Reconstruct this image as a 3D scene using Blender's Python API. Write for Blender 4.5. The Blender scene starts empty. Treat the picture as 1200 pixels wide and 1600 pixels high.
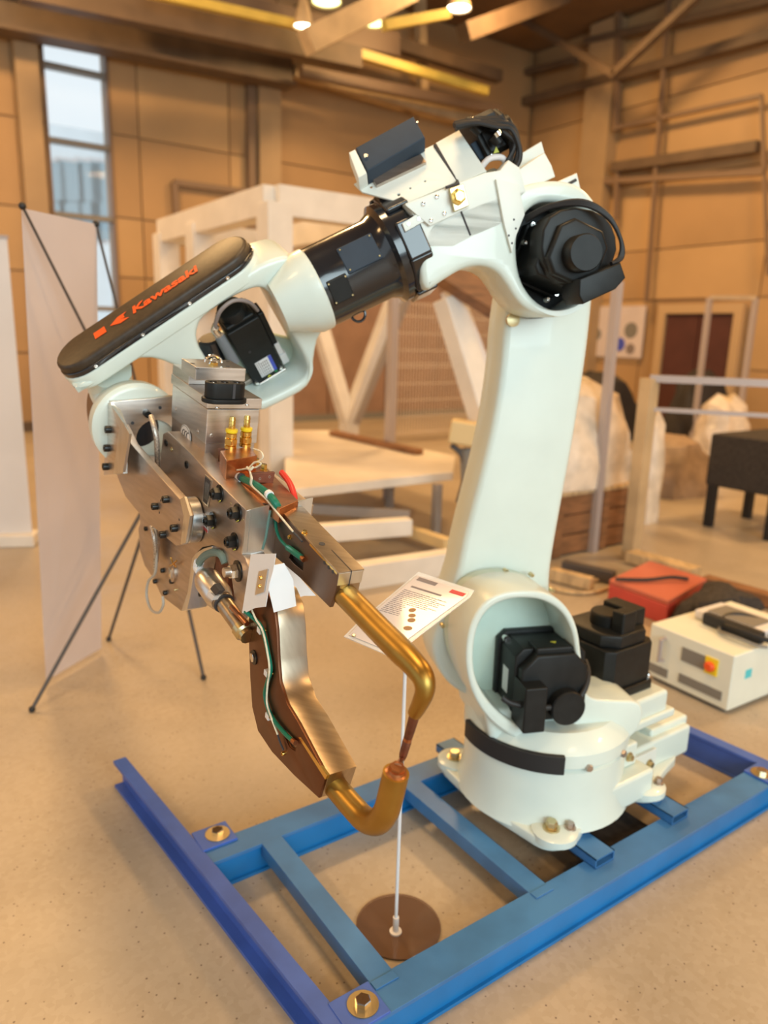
import bpy, bmesh, math, random
from mathutils import Vector as V, Matrix
random.seed(7)
sc = bpy.context.scene
COL = sc.collection
# ---------------------------------------------------------------- camera
FPX, EYE = 1155.0, V((0, 0, 1.6))
pit, rol = math.radians(13.4), math.radians(1.6)
FW = V((0, math.cos(pit), -math.sin(pit)))
R0 = V((1, 0, 0)); U0 = R0.cross(FW)
RT = R0 * math.cos(rol) + U0 * math.sin(rol)
UP = -R0 * math.sin(rol) + U0 * math.cos(rol)
cam = bpy.data.cameras.new('camera'); camo = bpy.data.objects.new('camera', cam); COL.objects.link(camo)
cam.sensor_fit = 'VERTICAL'; cam.sensor_height = 36.0; cam.sensor_width = 27.0
cam.lens = FPX / 1600 * 36; cam.clip_start = .05; cam.clip_end = 200
m4 = Matrix((RT, UP, -FW)).transposed().to_4x4(); m4.translation = EYE
camo.matrix_world = m4
cam.dof.use_dof = True; cam.dof.focus_distance = 1.46; cam.dof.aperture_fstop = 2.2
sc.camera = camo
# ---------------------------------------------------------------- world, lights, exposure
sc.view_settings.view_transform = 'Standard'; sc.view_settings.look = 'None'
sc.view_settings.gamma = 1; sc.view_settings.use_curve_mapping = False
sc.view_settings.exposure = 0.12
w = bpy.data.worlds.new('world'); sc.world = w; w.use_nodes = True
bg = w.node_tree.nodes['Background']; bg.inputs[0].default_value = (.84, .94, 1.0, 1); bg.inputs[1].default_value = .95
F1 = V((.819, .574, 0)); F2 = V((.574, -.819, 0)); Z = V((0, 0, 1))
CRN = V((2.932, 17.431, 0))           # hall corner
def HC(a, b, z=0): return CRN - F1 * a + F2 * b + Z * z     # a along the left wall, b along the right wall
def area(name, loc, target, size, power, color, sy=None):
    l = bpy.data.lights.new(name, 'AREA'); l.energy = power; l.color = color; l.size = size
    if sy: l.shape = 'RECTANGLE'; l.size_y = sy
    o = bpy.data.objects.new(name, l); COL.objects.link(o); o.location = loc
    o.rotation_euler = (V(target) - V(loc)).to_track_quat('-Z', 'Y').to_euler(); return o
WARM = (1.0, .60, .25)
for a in (4, 11, 18):
    for b in (4, 11, 18):
        area('high_bay_light', HC(a, b, 7.2), HC(a, b, 0), 1.2, 120 if a > 9 and b > 9 else 370, WARM)
area('high_bay_light', V((-.6, 1.6, 6.0)), V((.2, 1.8, 0)), .7, 55, (1, .70, .40))
area('hall_door_daylight', V((3.5, -5.0, 3.4)), V((.2, 2.2, 1.0)), 5, 430, (.76, .95, 1.0), 4)

# ---------------------------------------------------------------- pixel helpers
def ray(x, y): return FW + RT * ((x - 600) / FPX) + UP * ((800 - y) / FPX)
def P(x, y, d): return EYE + ray(x, y) * d
def G(x, y, z=0):
    v = ray(x, y); return EYE + v * ((z - EYE.z) / v.z)
class Fr:
    "orthonormal frame: u right, v up, n toward the viewer"
    def __init__(s, o, u, v):
        s.o = V(o); s.u = V(u).normalized(); v = V(v); s.v = (v - s.u * v.dot(s.u)).normalized(); s.n = s.u.cross(s.v)
    def w(s, a, b, c=0): return s.o + s.u * a + s.v * b + s.n * c
    def hit(s, x, y, c=0):
        r = ray(x, y); return EYE + r * ((s.o + s.n * c - EYE).dot(s.n) / r.dot(s.n))
    def l(s, x, y, c=0):
        q = s.hit(x, y, c) - s.o; return (q.dot(s.u), q.dot(s.v))
    def loc(s, q):
        q = q - s.o; return (q.dot(s.u), q.dot(s.v), q.dot(s.n))
    def ls(s, pts, c=0): return [s.l(x, y, c) for x, y in pts]

# ---------------------------------------------------------------- materials
def mat(name, col, rough=.5, metal=0, var=0, scale=20, bump=0, spec=.5, coat=0, stretch=None, emit=0, alpha=1, trans=0, dark=None, rvar=0):
    m = bpy.data.materials.new(name); m.use_nodes = True; nt = m.node_tree; N = nt.nodes; L = nt.links
    b = N['Principled BSDF']; c4 = (*col, 1)
    b.inputs['Base Color'].default_value = c4; b.inputs['Roughness'].default_value = rough
    b.inputs['Metallic'].default_value = metal; b.inputs['Specular IOR Level'].default_value = spec
    b.inputs['Coat Weight'].default_value = coat; b.inputs['Alpha'].default_value = alpha
    b.inputs['Transmission Weight'].default_value = trans
    if emit: b.inputs['Emission Color'].default_value = c4; b.inputs['Emission Strength'].default_value = emit
    if var or bump or rvar:
        tc = N.new('ShaderNodeTexCoord'); mp = N.new('ShaderNodeMapping'); no = N.new('ShaderNodeTexNoise')
        L.new(tc.outputs['Object'], mp.inputs[0]); L.new(mp.outputs[0], no.inputs['Vector'])
        no.inputs['Scale'].default_value = scale; no.inputs['Detail'].default_value = 5
        if stretch: mp.inputs['Scale'].default_value = stretch
        if var:
            mx = N.new('ShaderNodeMix'); mx.data_type = 'RGBA'
            d = dark or tuple(c * (1 - var) for c in col)
            mx.inputs[6].default_value = (*d, 1); mx.inputs[7].default_value = (*[min(1, c * (1 + var * .4)) for c in col], 1)
            cr = N.new('ShaderNodeMapRange'); cr.inputs[1].default_value = .35; cr.inputs[2].default_value = .65
            L.new(no.outputs['Fac'], cr.inputs[0]); L.new(cr.outputs[0], mx.inputs[0]); L.new(mx.outputs[2], b.inputs['Base Color'])
        if rvar:
            r2 = N.new('ShaderNodeMapRange'); r2.inputs[3].default_value = rough - rvar; r2.inputs[4].default_value = rough + rvar
            L.new(no.outputs['Fac'], r2.inputs[0]); L.new(r2.outputs[0], b.inputs['Roughness'])
        if bump:
            bp = N.new('ShaderNodeBump'); bp.inputs['Strength'].default_value = bump; bp.inputs['Distance'].default_value = .002
            L.new(no.outputs['Fac'], bp.inputs['Height']); L.new(bp.outputs[0], b.inputs['Normal'])
    return m
M = {}
M['white'] = mat('robot_white', (.66, .745, .69), .33, 0, .04, 6, .02, coat=.25)
M['white2'] = mat('sheet_white', (.70, .74, .69), .42, 0, .03, 9)
M['inner'] = mat('pale_green_paint', (.55, .68, .60), .45, 0, .06, 8)
M['black'] = mat('gloss_black', (.012, .014, .018), .17, 0, .2, 8, coat=.5, rvar=.05)
M['motor'] = mat('motor_black', (.010, .011, .011), .45, 0, .3, 30, .06, spec=.28)
M['cover'] = mat('belt_cover', (.040, .026, .015), .48, 0, .3, 60, .05)
M['rubber'] = mat('rubber', (.012, .012, .013), .55)
M['bluegrey'] = mat('slate_box', (.022, .040, .065), .75, 0, .1, 20)
M['steel'] = mat('brushed_steel', (.70, .66, .62), .33, 1, .14, 9, .02, stretch=(1, 1, 14), rvar=.07)
M['steeld'] = mat('dark_steel', (.54, .46, .40), .40, 1, .14, 9, .02, stretch=(1, 1, 10), rvar=.06)
M['armmetal'] = mat('arm_alloy', (.46, .37, .27), .34, 1, .14, 12, .05, stretch=(1, 8, 1))
M['armdark'] = mat('arm_alloy_dark', (.20, .135, .10), .42, 1, .12, 12, .05)
M['alu'] = mat('aluminium', (.74, .75, .75), .32, 1, .10, 8, .03, stretch=(8, 1, 1), rvar=.05)
M['brass'] = mat('brass_tube', (.42, .255, .06), .40, 1, .16, 12, .05, rvar=.06)
M['brassf'] = mat('brass_fitting', (.72, .47, .13), .22, 1)
M['copper'] = mat('copper', (.56, .25, .12), .33, 1, .35, 25, .05)
M['copperd'] = mat('oxidised_copper', (.24, .11, .075), .5, 1, .3, 40, .1)
M['chrome'] = mat('chrome', (.8, .79, .76), .12, 1)
M['zinc'] = mat('zinc_yellow', (.62, .52, .30), .32, 1)
M['green'] = mat('green_hose', (.0, .155, .095), .38)
M['greend'] = mat('green_wire', (.0, .13, .08), .4)
M['red'] = mat('red_hose', (.62, .03, .025), .4)
M['yellow'] = mat('yellow_plastic', (.85, .62, .02), .4)
M['paint_y'] = mat('yellow_mark', (.62, .60, .05), .5)
M['cream'] = mat('cream_wire', (.72, .66, .50), .55, 0, .2, 90)
M['braid'] = mat('braided_sleeve', (.55, .50, .44), .35, .8, .5, 300, .5)
M['paper'] = mat('paper', (.82, .84, .87), .75, 0, .03, 10)
M['sticker'] = mat('sticker', (.74, .75, .76), .5)
M['ink'] = mat('ink', (.04, .04, .045), .6)
M['inkb'] = mat('ink_soft', (.22, .18, .17), .7)
M['blueink'] = mat('label_blue', (.06, .09, .50), .5)
M['orange'] = mat('orange_lettering', (.80, .095, .012), .42)
M['redink'] = mat('label_red', (.55, .05, .05), .5)
M['blue'] = mat('frame_blue', (.045, .17, .40), .42, 0, .18, 7, .03)
M['bluev'] = mat('frame_bright_blue', (.008, .17, .46), .40, 0, .12, 7)
M['blued'] = mat('rail_blue', (.05, .12, .46), .42, 0, .18, 7, .03)
M['acryl'] = mat('sign_card', (.60, .53, .50), .10, 0, .02, 10, coat=.8)
M['clear'] = mat('clear_acrylic', (.85, .85, .83), .08, 0, alpha=.45)
M['disc'] = mat('brown_acrylic', (.20, .12, .085), .12, 0, alpha=.62, coat=.3)
M['bolt'] = mat('black_oxide', (.018, .018, .018), .32, .5)

def floor_mat():
    m = bpy.data.materials.new('terrazzo_floor'); m.use_nodes = True; nt = m.node_tree; N = nt.nodes; L = nt.links
    b = N['Principled BSDF']; tc = N.new('ShaderNodeTexCoord')
    def noise(sc_, d=3):
        n = N.new('ShaderNodeTexNoise'); n.inputs['Scale'].default_value = sc_; n.inputs['Detail'].default_value = d; L.new(tc.outputs['Object'], n.inputs['Vector']); return n
    def rng(s, a, c, o0=0, o1=1):
        r = N.new('ShaderNodeMapRange'); r.inputs[1].default_value = a; r.inputs[2].default_value = c; r.inputs[3].default_value = o0; r.inputs[4].default_value = o1; L.new(s, r.inputs[0]); return r
    def mix(f, a, c):
        x = N.new('ShaderNodeMix'); x.data_type = 'RGBA'
        L.new(f, x.inputs[0])
        for i, s in ((6, a), (7, c)):
            if isinstance(s, tuple): x.inputs[i].default_value = s
            else: L.new(s, x.inputs[i])
        return x.outputs[2]
    base = mix(rng(noise(1.1, 4).outputs['Fac'], .35, .65).outputs[0], (.34, .275, .195, 1), (.405, .34, .255, 1))
    vo = N.new('ShaderNodeTexVoronoi'); vo.inputs['Scale'].default_value = 62; L.new(tc.outputs['Object'], vo.inputs['Vector'])
    base = mix(rng(vo.outputs['Color'], .0, 1.0, 0, .35).outputs[0], base, (.50, .43, .35, 1))
    vs = N.new('ShaderNodeTexVoronoi'); vs.inputs['Scale'].default_value = 48; L.new(tc.outputs['Object'], vs.inputs['Vector'])
    f1 = rng(vs.outputs['Distance'], .10, .16, 1, 0)
    sep = N.new('ShaderNodeSeparateColor'); L.new(vs.outputs['Color'], sep.inputs[0])
    g = rng(sep.outputs[0], .58, .62); mu = N.new('ShaderNodeMath'); mu.operation = 'MULTIPLY'; L.new(f1.outputs[0], mu.inputs[0]); L.new(g.outputs[0], mu.inputs[1])
    base = mix(mu.outputs[0], base, (.15, .11, .085, 1))
    L.new(base, b.inputs['Base Color'])
    L.new(rng(noise(3).outputs['Fac'], .3, .7, .30, .45).outputs[0], b.inputs['Roughness'])
    return m
M['floor'] = floor_mat()
M['wall'] = mat('tan_cladding', (.42, .26, .12), .6, 0, .14, .5)
M['wall2'] = mat('tan_cladding_pale', (.47, .30, .14), .6, 0, .12, .6)
M['column'] = mat('column_paint', (.38, .26, .14), .55, 0, .1, 2)
M['roof'] = mat('roof_sheet', (.22, .13, .06), .7, 0, .2, 1)
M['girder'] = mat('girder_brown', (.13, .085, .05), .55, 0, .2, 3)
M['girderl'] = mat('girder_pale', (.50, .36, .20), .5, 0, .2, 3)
M['girdery'] = mat('girder_yellow_lit', (.62, .47, .10), .4, 0, .15, 3)  # yellow light on the roof steel painted into the colour
M['pipe'] = mat('pipe_brown', (.20, .13, .08), .5)
M['lampglow'] = mat('lamp_glow', (1.0, .93, .72), .4, emit=9)
M['lampgreen'] = mat('lamp_glow_yellow', (.95, 1.0, .45), .4, emit=4)
M['banner'] = mat('banner_back', (.62, .54, .52), .6, 0, .06, 2)
M['panelw'] = mat('panel_white', (.70, .68, .68), .5, 0, .05, 2)
M['polew'] = mat('grey_pole', (.42, .36, .34), .45, .2)
M['darkpole'] = mat('dark_pole', (.07, .06, .055), .45)
M['fwhite'] = mat('machine_frame_white', (.74, .70, .64), .5, 0, .08, 4)
M['tablet'] = mat('table_top', (.74, .68, .60), .4, 0, .1, 3)
M['legw'] = mat('table_leg_grey', (.33, .28, .24), .5)
M['beamy'] = mat('cream_beam', (.62, .47, .24), .5)
M['partition'] = mat('brown_partition', (.30, .185, .13), .55, 0, .15, 3)
M['wire'] = mat('mesh_wire', (.72, .60, .46), .45)
M['wood'] = mat('brown_crate', (.24, .11, .045), .6, 0, .3, 6, stretch=(1, 1, 5))
M['woodl'] = mat('pale_timber', (.52, .37, .20), .6, 0, .3, 6, stretch=(5, 1, 1))
M['film'] = mat('film_wrap', (.72, .62, .50), .22, 0, .22, 7, 1.0, coat=.6)
M['cardb'] = mat('wrapped_brown', (.34, .24, .16), .45, 0, .3, 6, .5)
M['redbox'] = mat('red_panel', (.50, .06, .045), .45, 0, .15, 5)
M['cab'] = mat('cabinet_cream', (.74, .76, .66), .45, 0, .05, 5)
M['slot'] = mat('slot_grey', (.20, .19, .17), .5)
M['cyan'] = mat('cyan_sticker', (.08, .55, .62), .5)
M['foam'] = mat('dark_cloth', (.035, .028, .024), .85, 0, .4, 40, .6)
M['doorred'] = mat('door_maroon', (.085, .028, .022), .5, 0, .15, 3)
M['doorfr'] = mat('door_frame_paint', (.48, .33, .18), .5)
M['facade'] = mat('outdoor_facade', (.86, .92, .95), .6, 0, .1, .5)
M['fglass'] = mat('outdoor_window_glass', (.34, .46, .52), .15)
M['glass'] = mat('window_glass', (.92, .97, 1), .03, 0, alpha=.05)

# ---------------------------------------------------------------- geometry builder
class B:
    def __init__(s): s.v = []; s.f = []
    def add(s, vs, fs):
        k = len(s.v); s.v += [V(q) for q in vs]; s.f += [tuple(i + k for i in f) for f in fs]; return s
    def box(s, o, ax, ay, az):
        "box centred at o with half-vectors"
        vs = [o + ax * i + ay * j + az * k for k in (-1, 1) for j in (-1, 1) for i in (-1, 1)]
        return s.add(vs, [(0, 2, 3, 1), (4, 5, 7, 6), (0, 1, 5, 4), (2, 6, 7, 3), (0, 4, 6, 2), (1, 3, 7, 5)])
    def bx(s, fr, a0, a1, b0, b1, c0, c1):
        return s.box(fr.w((a0 + a1) / 2, (b0 + b1) / 2, (c0 + c1) / 2), fr.u * (abs(a1 - a0) / 2), fr.v * (abs(b1 - b0) / 2), fr.n * (abs(c1 - c0) / 2))
    def prism(s, pts, off):
        n = len(pts); vs = list(pts) + [p + off for p in pts]
        return s.add(vs, [tuple(range(n)), tuple(range(2 * n - 1, n - 1, -1))] + [(i, i + n, (i + 1) % n + n, (i + 1) % n) for i in range(n)])
    def loft(s, loops, cap0=True, cap1=True):
        n = len(loops[0]); vs = [p for l in loops for p in l]; fs = []
        for k in range(len(loops) - 1):
            for i in range(n):
                j = (i + 1) % n; fs.append((k * n + i, k * n + j, (k + 1) * n + j, (k + 1) * n + i))
        if cap0: fs.append(tuple(range(n - 1, -1, -1)))
        if cap1: fs.append(tuple(range((len(loops) - 1) * n, len(loops) * n)))
        return s.add(vs, fs)
    def lathe(s, p, ax, prof, seg=28, cap0=True, cap1=True):
        "prof = [(radius, distance along axis)]"
        ax = V(ax).normalized(); t = ax.orthogonal().normalized(); b = ax.cross(t)
        return s.loft([[p + ax * h + (t * math.cos(2 * math.pi * i / seg) + b * math.sin(2 * math.pi * i / seg)) * r for i in range(seg)] for r, h in prof], cap0, cap1)
    def cyl(s, p0, p1, r, r1=None, seg=20):
        d = p1 - p0; return s.lathe(p0, d, [(r, 0), (r if r1 is None else r1, d.length)], seg)
    def tube(s, pts, rad, seg=12):
        rs = rad if isinstance(rad, (list, tuple)) else [rad] * len(pts)
        n = len(pts); T = []
        for i in range(n):
            a = pts[max(0, i - 1)]; b = pts[min(n - 1, i + 1)]; T.append((b - a).normalized())
        x = T[0].orthogonal().normalized(); loops = []
        for i in range(n):
            x = (x - T[i] * x.dot(T[i])).normalized(); y = T[i].cross(x)
            loops.append([pts[i] + (x * math.cos(2 * math.pi * k / seg) + y * math.sin(2 * math.pi * k / seg)) * rs[i] for k in range(seg)])
        return s.loft(loops)
    def ball(s, c, r, seg=14, rings=8):
        prof = [(r * math.sin(math.pi * k / rings) + 1e-5, -r * math.cos(math.pi * k / rings)) for k in range(rings + 1)]
        return s.lathe(c, Z, prof, seg)
    def bar(s, p0, p1, wd, ht, up=Z):
        d = (p1 - p0); t = d.normalized(); x = t.cross(up).normalized(); y = x.cross(t)
        return s.box((p0 + p1) / 2, d / 2, x * wd / 2, y * ht / 2)
    def hexb(s, p, ax, r, h, washer=0):
        if washer: s.lathe(p, ax, [(washer, 0), (washer, h * .22)], 20); p = p + V(ax).normalized() * h * .2
        return s.lathe(p, ax, [(r, 0), (r, h * .85), (r * .9, h)], 6)
    def socket(s, p, ax, r, h):
        "socket head cap screw with a recessed hexagon"
        return s.lathe(p, ax, [(r, 0), (r, h * .9), (r * .92, h), (r * .55, h), (r * .5, h * .45)], 18)
def spl(pts, k=6):
    "Catmull-Rom through the points"
    P_ = [pts[0]] + list(pts) + [pts[-1]]; out = []
    for i in range(1, len(P_) - 2):
        a, b, c, d = P_[i - 1:i + 3]
        for j in range(k):
            t = j / k
            out.append(b * 1.0 + (c - a) * (t / 2) + (a * 2 - b * 5 + c * 4 - d) * (t * t / 2) + (b * 3 - a - c * 3 + d) * (t ** 3 / 2))
    out.append(pts[-1]); return out
def chk(pts, k=2):
    for _ in range(k):
        o = []
        for i in range(len(pts)):
            a, b = pts[i], pts[(i + 1) % len(pts)]
            o += [tuple(a[j] * .75 + b[j] * .25 for j in range(2)), tuple(a[j] * .25 + b[j] * .75 for j in range(2))]
        pts = o
    return pts
def circ(c, r, n=28, a0=0): return [(c[0] + r * math.cos(a0 + 2 * math.pi * i / n), c[1] + r * math.sin(a0 + 2 * math.pi * i / n)) for i in range(n)]

def rootloc(p):
    while p.parent: p = p.parent
    return p.location.copy()
def empty(name, loc, label, cat, group=None):
    o = bpy.data.objects.new(name, None); COL.objects.link(o); o.location = loc; o.empty_display_size = .1
    o['label'] = label; o['category'] = cat
    if group: o['group'] = group
    return o
def finish(name, me, material, parent, label, smooth, bevel, cat, group, kind):
    me.materials.clear(); me.materials.append(M[material] if isinstance(material, str) else material)
    if parent is not None: org = rootloc(parent)
    else:
        xs = [v.co for v in me.vertices]; n = len(xs)
        org = V((sum(q.x for q in xs) / n, sum(q.y for q in xs) / n, min(q.z for q in xs)))
    me.transform(Matrix.Translation(-org))
    o = bpy.data.objects.new(name, me); COL.objects.link(o)
    if parent is not None: o.parent = parent
    else: o.location = org
    if smooth:
        for p in me.polygons: p.use_smooth = True
        me.set_sharp_from_angle(angle=math.radians(smooth if smooth is not True else 35))
    if bevel:
        b = o.modifiers.new('bevel', 'BEVEL'); b.width = bevel; b.segments = 2; b.limit_method = 'ANGLE'; b.angle_limit = math.radians(35); b.harden_normals = bool(smooth)
    if label: o['label'] = label
    if cat: o['category'] = cat
    if group: o['group'] = group
    if kind: o['kind'] = kind
    return o
def obj(name, b, material, parent=None, label=None, smooth=True, bevel=0, cat=None, group=None, kind=None):
    me = bpy.data.meshes.new(name); me.from_pydata([tuple(q) for q in b.v], [], b.f)
    bm = bmesh.new(); bm.from_mesh(me); bmesh.ops.recalc_face_normals(bm, faces=bm.faces); bm.to_mesh(me); bm.free()
    return finish(name, me, material, parent, label, smooth, bevel, cat, group, kind)
def slab(name, fr, loops, c0, c1, material, parent=None, bevel=.003, **k):
    "flat plate of real thickness: outer loop and holes in (u,v) of the frame, from depth c0 to c1"
    cu = bpy.data.curves.new('t', 'CURVE'); cu.dimensions = '2D'; cu.fill_mode = 'BOTH'
    h = abs(c1 - c0) / 2; bv = min(bevel, h * .8)
    cu.extrude = h - bv; cu.bevel_depth = bv; cu.bevel_resolution = 2; cu.offset = -bv
    for lp in loops:
        sp = cu.splines.new('POLY'); sp.points.add(len(lp) - 1); sp.use_cyclic_u = True
        ar = sum(lp[i][0] * lp[(i + 1) % len(lp)][1] - lp[(i + 1) % len(lp)][0] * lp[i][1] for i in range(len(lp)))
        if (ar < 0) == (lp is loops[0]): lp = lp[::-1]
        for i, q in enumerate(lp): sp.points[i].co = (q[0], q[1], 0, 1)
    t = bpy.data.objects.new('t', cu)
    me = bpy.data.meshes.new_from_object(t); bpy.data.objects.remove(t)
    me.name = name
    mt = Matrix((fr.u, fr.v, fr.n)).transposed().to_4x4(); mt.translation = fr.w(0, 0, (c0 + c1) / 2)
    me.transform(mt)
    bm = bmesh.new(); bm.from_mesh(me); bmesh.ops.remove_doubles(bm, verts=bm.verts, dist=1e-5); bmesh.ops.recalc_face_normals(bm, faces=bm.faces); bm.to_mesh(me); bm.free()
    return finish(name, me, material, parent, k.get('label'), k.get('smooth', True), 0, k.get('cat'), k.get('group'), k.get('kind'))
def text(name, body, fr, a, b, c, size, material, parent, dir=(1, 0), thick=.0004, bold=0, sx=1, shear=0, label=None):
    cu = bpy.data.curves.new('t', 'FONT'); cu.body = body; cu.size = size; cu.extrude = thick; cu.offset = bold; cu.align_x = 'CENTER'; cu.align_y = 'CENTER'; cu.shear = shear
    t = bpy.data.objects.new('t', cu); COL.objects.link(t); bpy.context.view_layer.update()
    me = bpy.data.meshes.new_from_object(t.evaluated_get(bpy.context.evaluated_depsgraph_get())); bpy.data.objects.remove(t); me.name = name
    X = (fr.u * dir[0] + fr.v * dir[1]).normalized(); Y = fr.n.cross(X)
    mt = Matrix((X * sx, Y, fr.n)).transposed().to_4x4(); mt.translation = fr.w(a, b, c)
    me.transform(mt)
    return finish(name, me, material, parent, label, False, 0, None, None, None)

# ================================================================ hall structure
FL = Fr(CRN, F1, Z); FRW = Fr(CRN, F2, Z); PL = Fr((0, 0, 0), F1, -F2)     # left wall, right wall, plan frame (u=F1, v=-F2, n=Z)
def PQ(p, q, z=0): return F1 * p + F2 * q + Z * z
o = obj('floor', B().box(HC(14, 12, -.1), F1 * 16, F2 * 14, Z * .1), 'floor', kind='structure')
o = obj('ceiling', B().box(HC(12.5, 12.5, 7.6), F1 * 13.2, F2 * 13.2, Z * .1), 'roof', kind='structure')
wx0, wx1, wz0, wz1 = -9.80, -8.90, 1.0, 5.72
wallL = slab('wall_left', FL, [[(-25, 0), (0, 0), (0, 7.5), (-25, 7.5)], [(wx0, wz0), (wx1, wz0), (wx1, wz1), (wx0, wz1)]], -.35, -.05, 'wall', bevel=.002, kind='structure')
wallR = obj('wall_right', B().box(FRW.w(12.5, 3.75, -.2), F2 * 12.8, Z * 3.75, F1 * .15), 'wall', kind='structure')
# cladding panels, each its own piece
pm = {}
def panel(fr, a0, a1, z0, z1, m, parent):
    k = (round(a1 - a0, 3), round(z1 - z0, 3), fr is FL, m)
    org = parent.location
    if k not in pm:
        o = obj('cladding_panel', B().bx(fr, a0, a1, z0, z1, -.05, 0), m, parent, smooth=False)
        pm[k] = (o, fr.w(a0, z0))
    else:
        s, p0 = pm[k]; o = s.copy(); COL.objects.link(o); o.location = s.location + fr.w(a0, z0) - p0
colsL = [-24.6, -21.6, -18.6, -15.6, -12.6, wx0 - .42, wx0 - .02, wx1 + .02, wx1 + .44, -6.95, -6.05, -3.05, -.05]
rows = [0.02, 1.2, 2.4, 3.3, 4.5, 5.9, 7.45]
for i in range(len(colsL) - 1):
    a0, a1 = colsL[i] + .012, colsL[i + 1] - .012
    if a1 - a0 < .1: continue
    for j in range(len(rows) - 1):
        z0, z1 = rows[j] + .012, rows[j + 1] - .012
        if a0 > wx0 - .05 and a1 < wx1 + .05:
            if z0 < wz0: panel(FL, a0, a1, z0, wz0 - .02, 'wall', wallL)
            if z1 > wz1 and z0 > wz1 - .3: panel(FL, a0, a1, max(z0, wz1 + .02), z1, 'wall', wallL)
            continue
        panel(FL, a0, a1, z0, z1, 'wall2' if (i + j) % 3 == 0 else 'wall', wallL)
colsR = [.05, 2.0, 3.35, 5.6, 8.0, 11, 14, 17, 20, 23]
for i in range(len(colsR) - 1):
    for j in range(len(rows) - 1):
        if i == 2 and rows[j] < 2.3: continue
        panel(FRW, colsR[i] + .012, colsR[i + 1] - .012, rows[j] + .012, rows[j + 1] - .012, 'wall2' if (i + j) % 2 == 0 else 'wall', wallR)
# window in the left wall
win = empty('window_1', FL.w((wx0 + wx1) / 2, wz0, -.1), 'tall narrow window', 'window'); win['kind'] = 'structure'; del win['label']; del win['category']
b = B()
for a in (wx0, wx1): b.bx(FL, a - .02, a + .02, wz0, wz1, -.2, .03)
for z in (wz0, wz1): b.bx(FL, wx0, wx1, z - .02, z + .02, -.2, .03)
obj('window_frame', b, 'pipe', win, smooth=False)
zs = [wz0] + [FL.l(110, y)[1] for y in (336, 222, 107)] + [wz1]; zs = sorted(zs + [1.9])
for i in range(len(zs) - 1):
    if i: obj('glazing_bar', B().bx(FL, wx0, wx1, zs[i] - .035, zs[i] + .035, -.16, 0), 'slot', win, smooth=False)
    obj('pane', B().bx(FL, wx0 + .02, wx1 - .02, zs[i], zs[i + 1], -.13, -.12), 'glass', win, smooth=False)
# columns on the walls
for a0, a1, m in ((FL.l(397, 200)[0], FL.l(430, 200)[0], 'column'), (wx0 - .40, wx0 - .1, 'column'), (-15.9, -15.4, 'column')):
    tr = obj('trim_1', B().bx(FL, a0, a1, 0, 5.85, 0.005, .22), m, smooth=False, kind='structure')
obj('trim_2', B().bx(FL, FL.l(383, 200)[0], FL.l(395, 200)[0], 0, 5.85, .005, .14), 'pipe', smooth=False, kind='structure')
obj('trim_3', B().bx(FRW, FRW.l(922, 250)[0], FRW.l(962, 250)[0], 0, 7.45, .005, .3), 'column', smooth=False, kind='structure')
obj('trim_4', B().bx(FRW, 7.9, 8.4, 0, 7.45, .005, .3), 'column', smooth=False, kind='structure')
# rails on the walls, plus one band of shade built as a bar
def rail(name, fr, x0, y0, x1, y1, wd, off, m):
    return obj(name, B().bar(fr.hit(x0, y0, off), fr.hit(x1, y1, off), wd, wd), m, smooth=False, kind='structure')
for q in [(272, 285, 384, 300, .09), (272, 285, 276, 345, .09), (430, 298, 560, 322, .1)]: rail('trim_5', FL, *q[:4], q[4], .06, 'pipe')
for q in [(640, 303, 1195, 268, .10), (962, 200, 1190, 150, .07), (958, 262, 1185, 229, .17), (965, 262, 962, 345, .08), (1045, 0, 1010, 470, .07), (967, 0, 962, 205, .10),  # thickest bar stands in for a band of shade on the wall
          (800, 165, 1230, 47, .16), (792, 121, 900, 94, .12), (915, 66, 1230, -6, .12), (1190, 150, 1200, 430, .05)]: rail('trim_6', FRW, *q[:4], q[4], .25, 'pipe' if q[4] < .12 else 'girder')
# door in the far right wall
dr = empty('door_1', FRW.w(FRW.l(1093, 540)[0], 0, .05), '', ''); dr['kind'] = 'structure'; del dr['label']; del dr['category']
d0, d1 = FRW.l(1040, 540)[0], FRW.l(1146, 540)[0]; dz = FRW.l(1093, 490)[1]
for k in range(2):
    mdl = d0 + (d1 - d0) * k / 2
    obj('door_leaf', B().bx(FRW, mdl + .01, mdl + (d1 - d0) / 2 - .01, 0, dz, .0, .06), 'doorred', dr, smooth=False)
b = B(); b.bx(FRW, d0 - .16, d0, 0, dz + .16, 0, .12); b.bx(FRW, d1, d1 + .16, 0, dz + .16, 0, .12); b.bx(FRW, d0, d1, dz, dz + .16, 0, .12)
obj('door_frame', b, 'doorfr', dr, smooth=False)
obj('baseboard_left', B().bx(FL, -25, 0, 0, .15, 0.002, .04), 'girder', smooth=False, kind='structure')
obj('baseboard_right', B().bx(FRW, .3, 25, 0, .15, 0.002, .04), 'girder', smooth=False, kind='structure')
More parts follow.
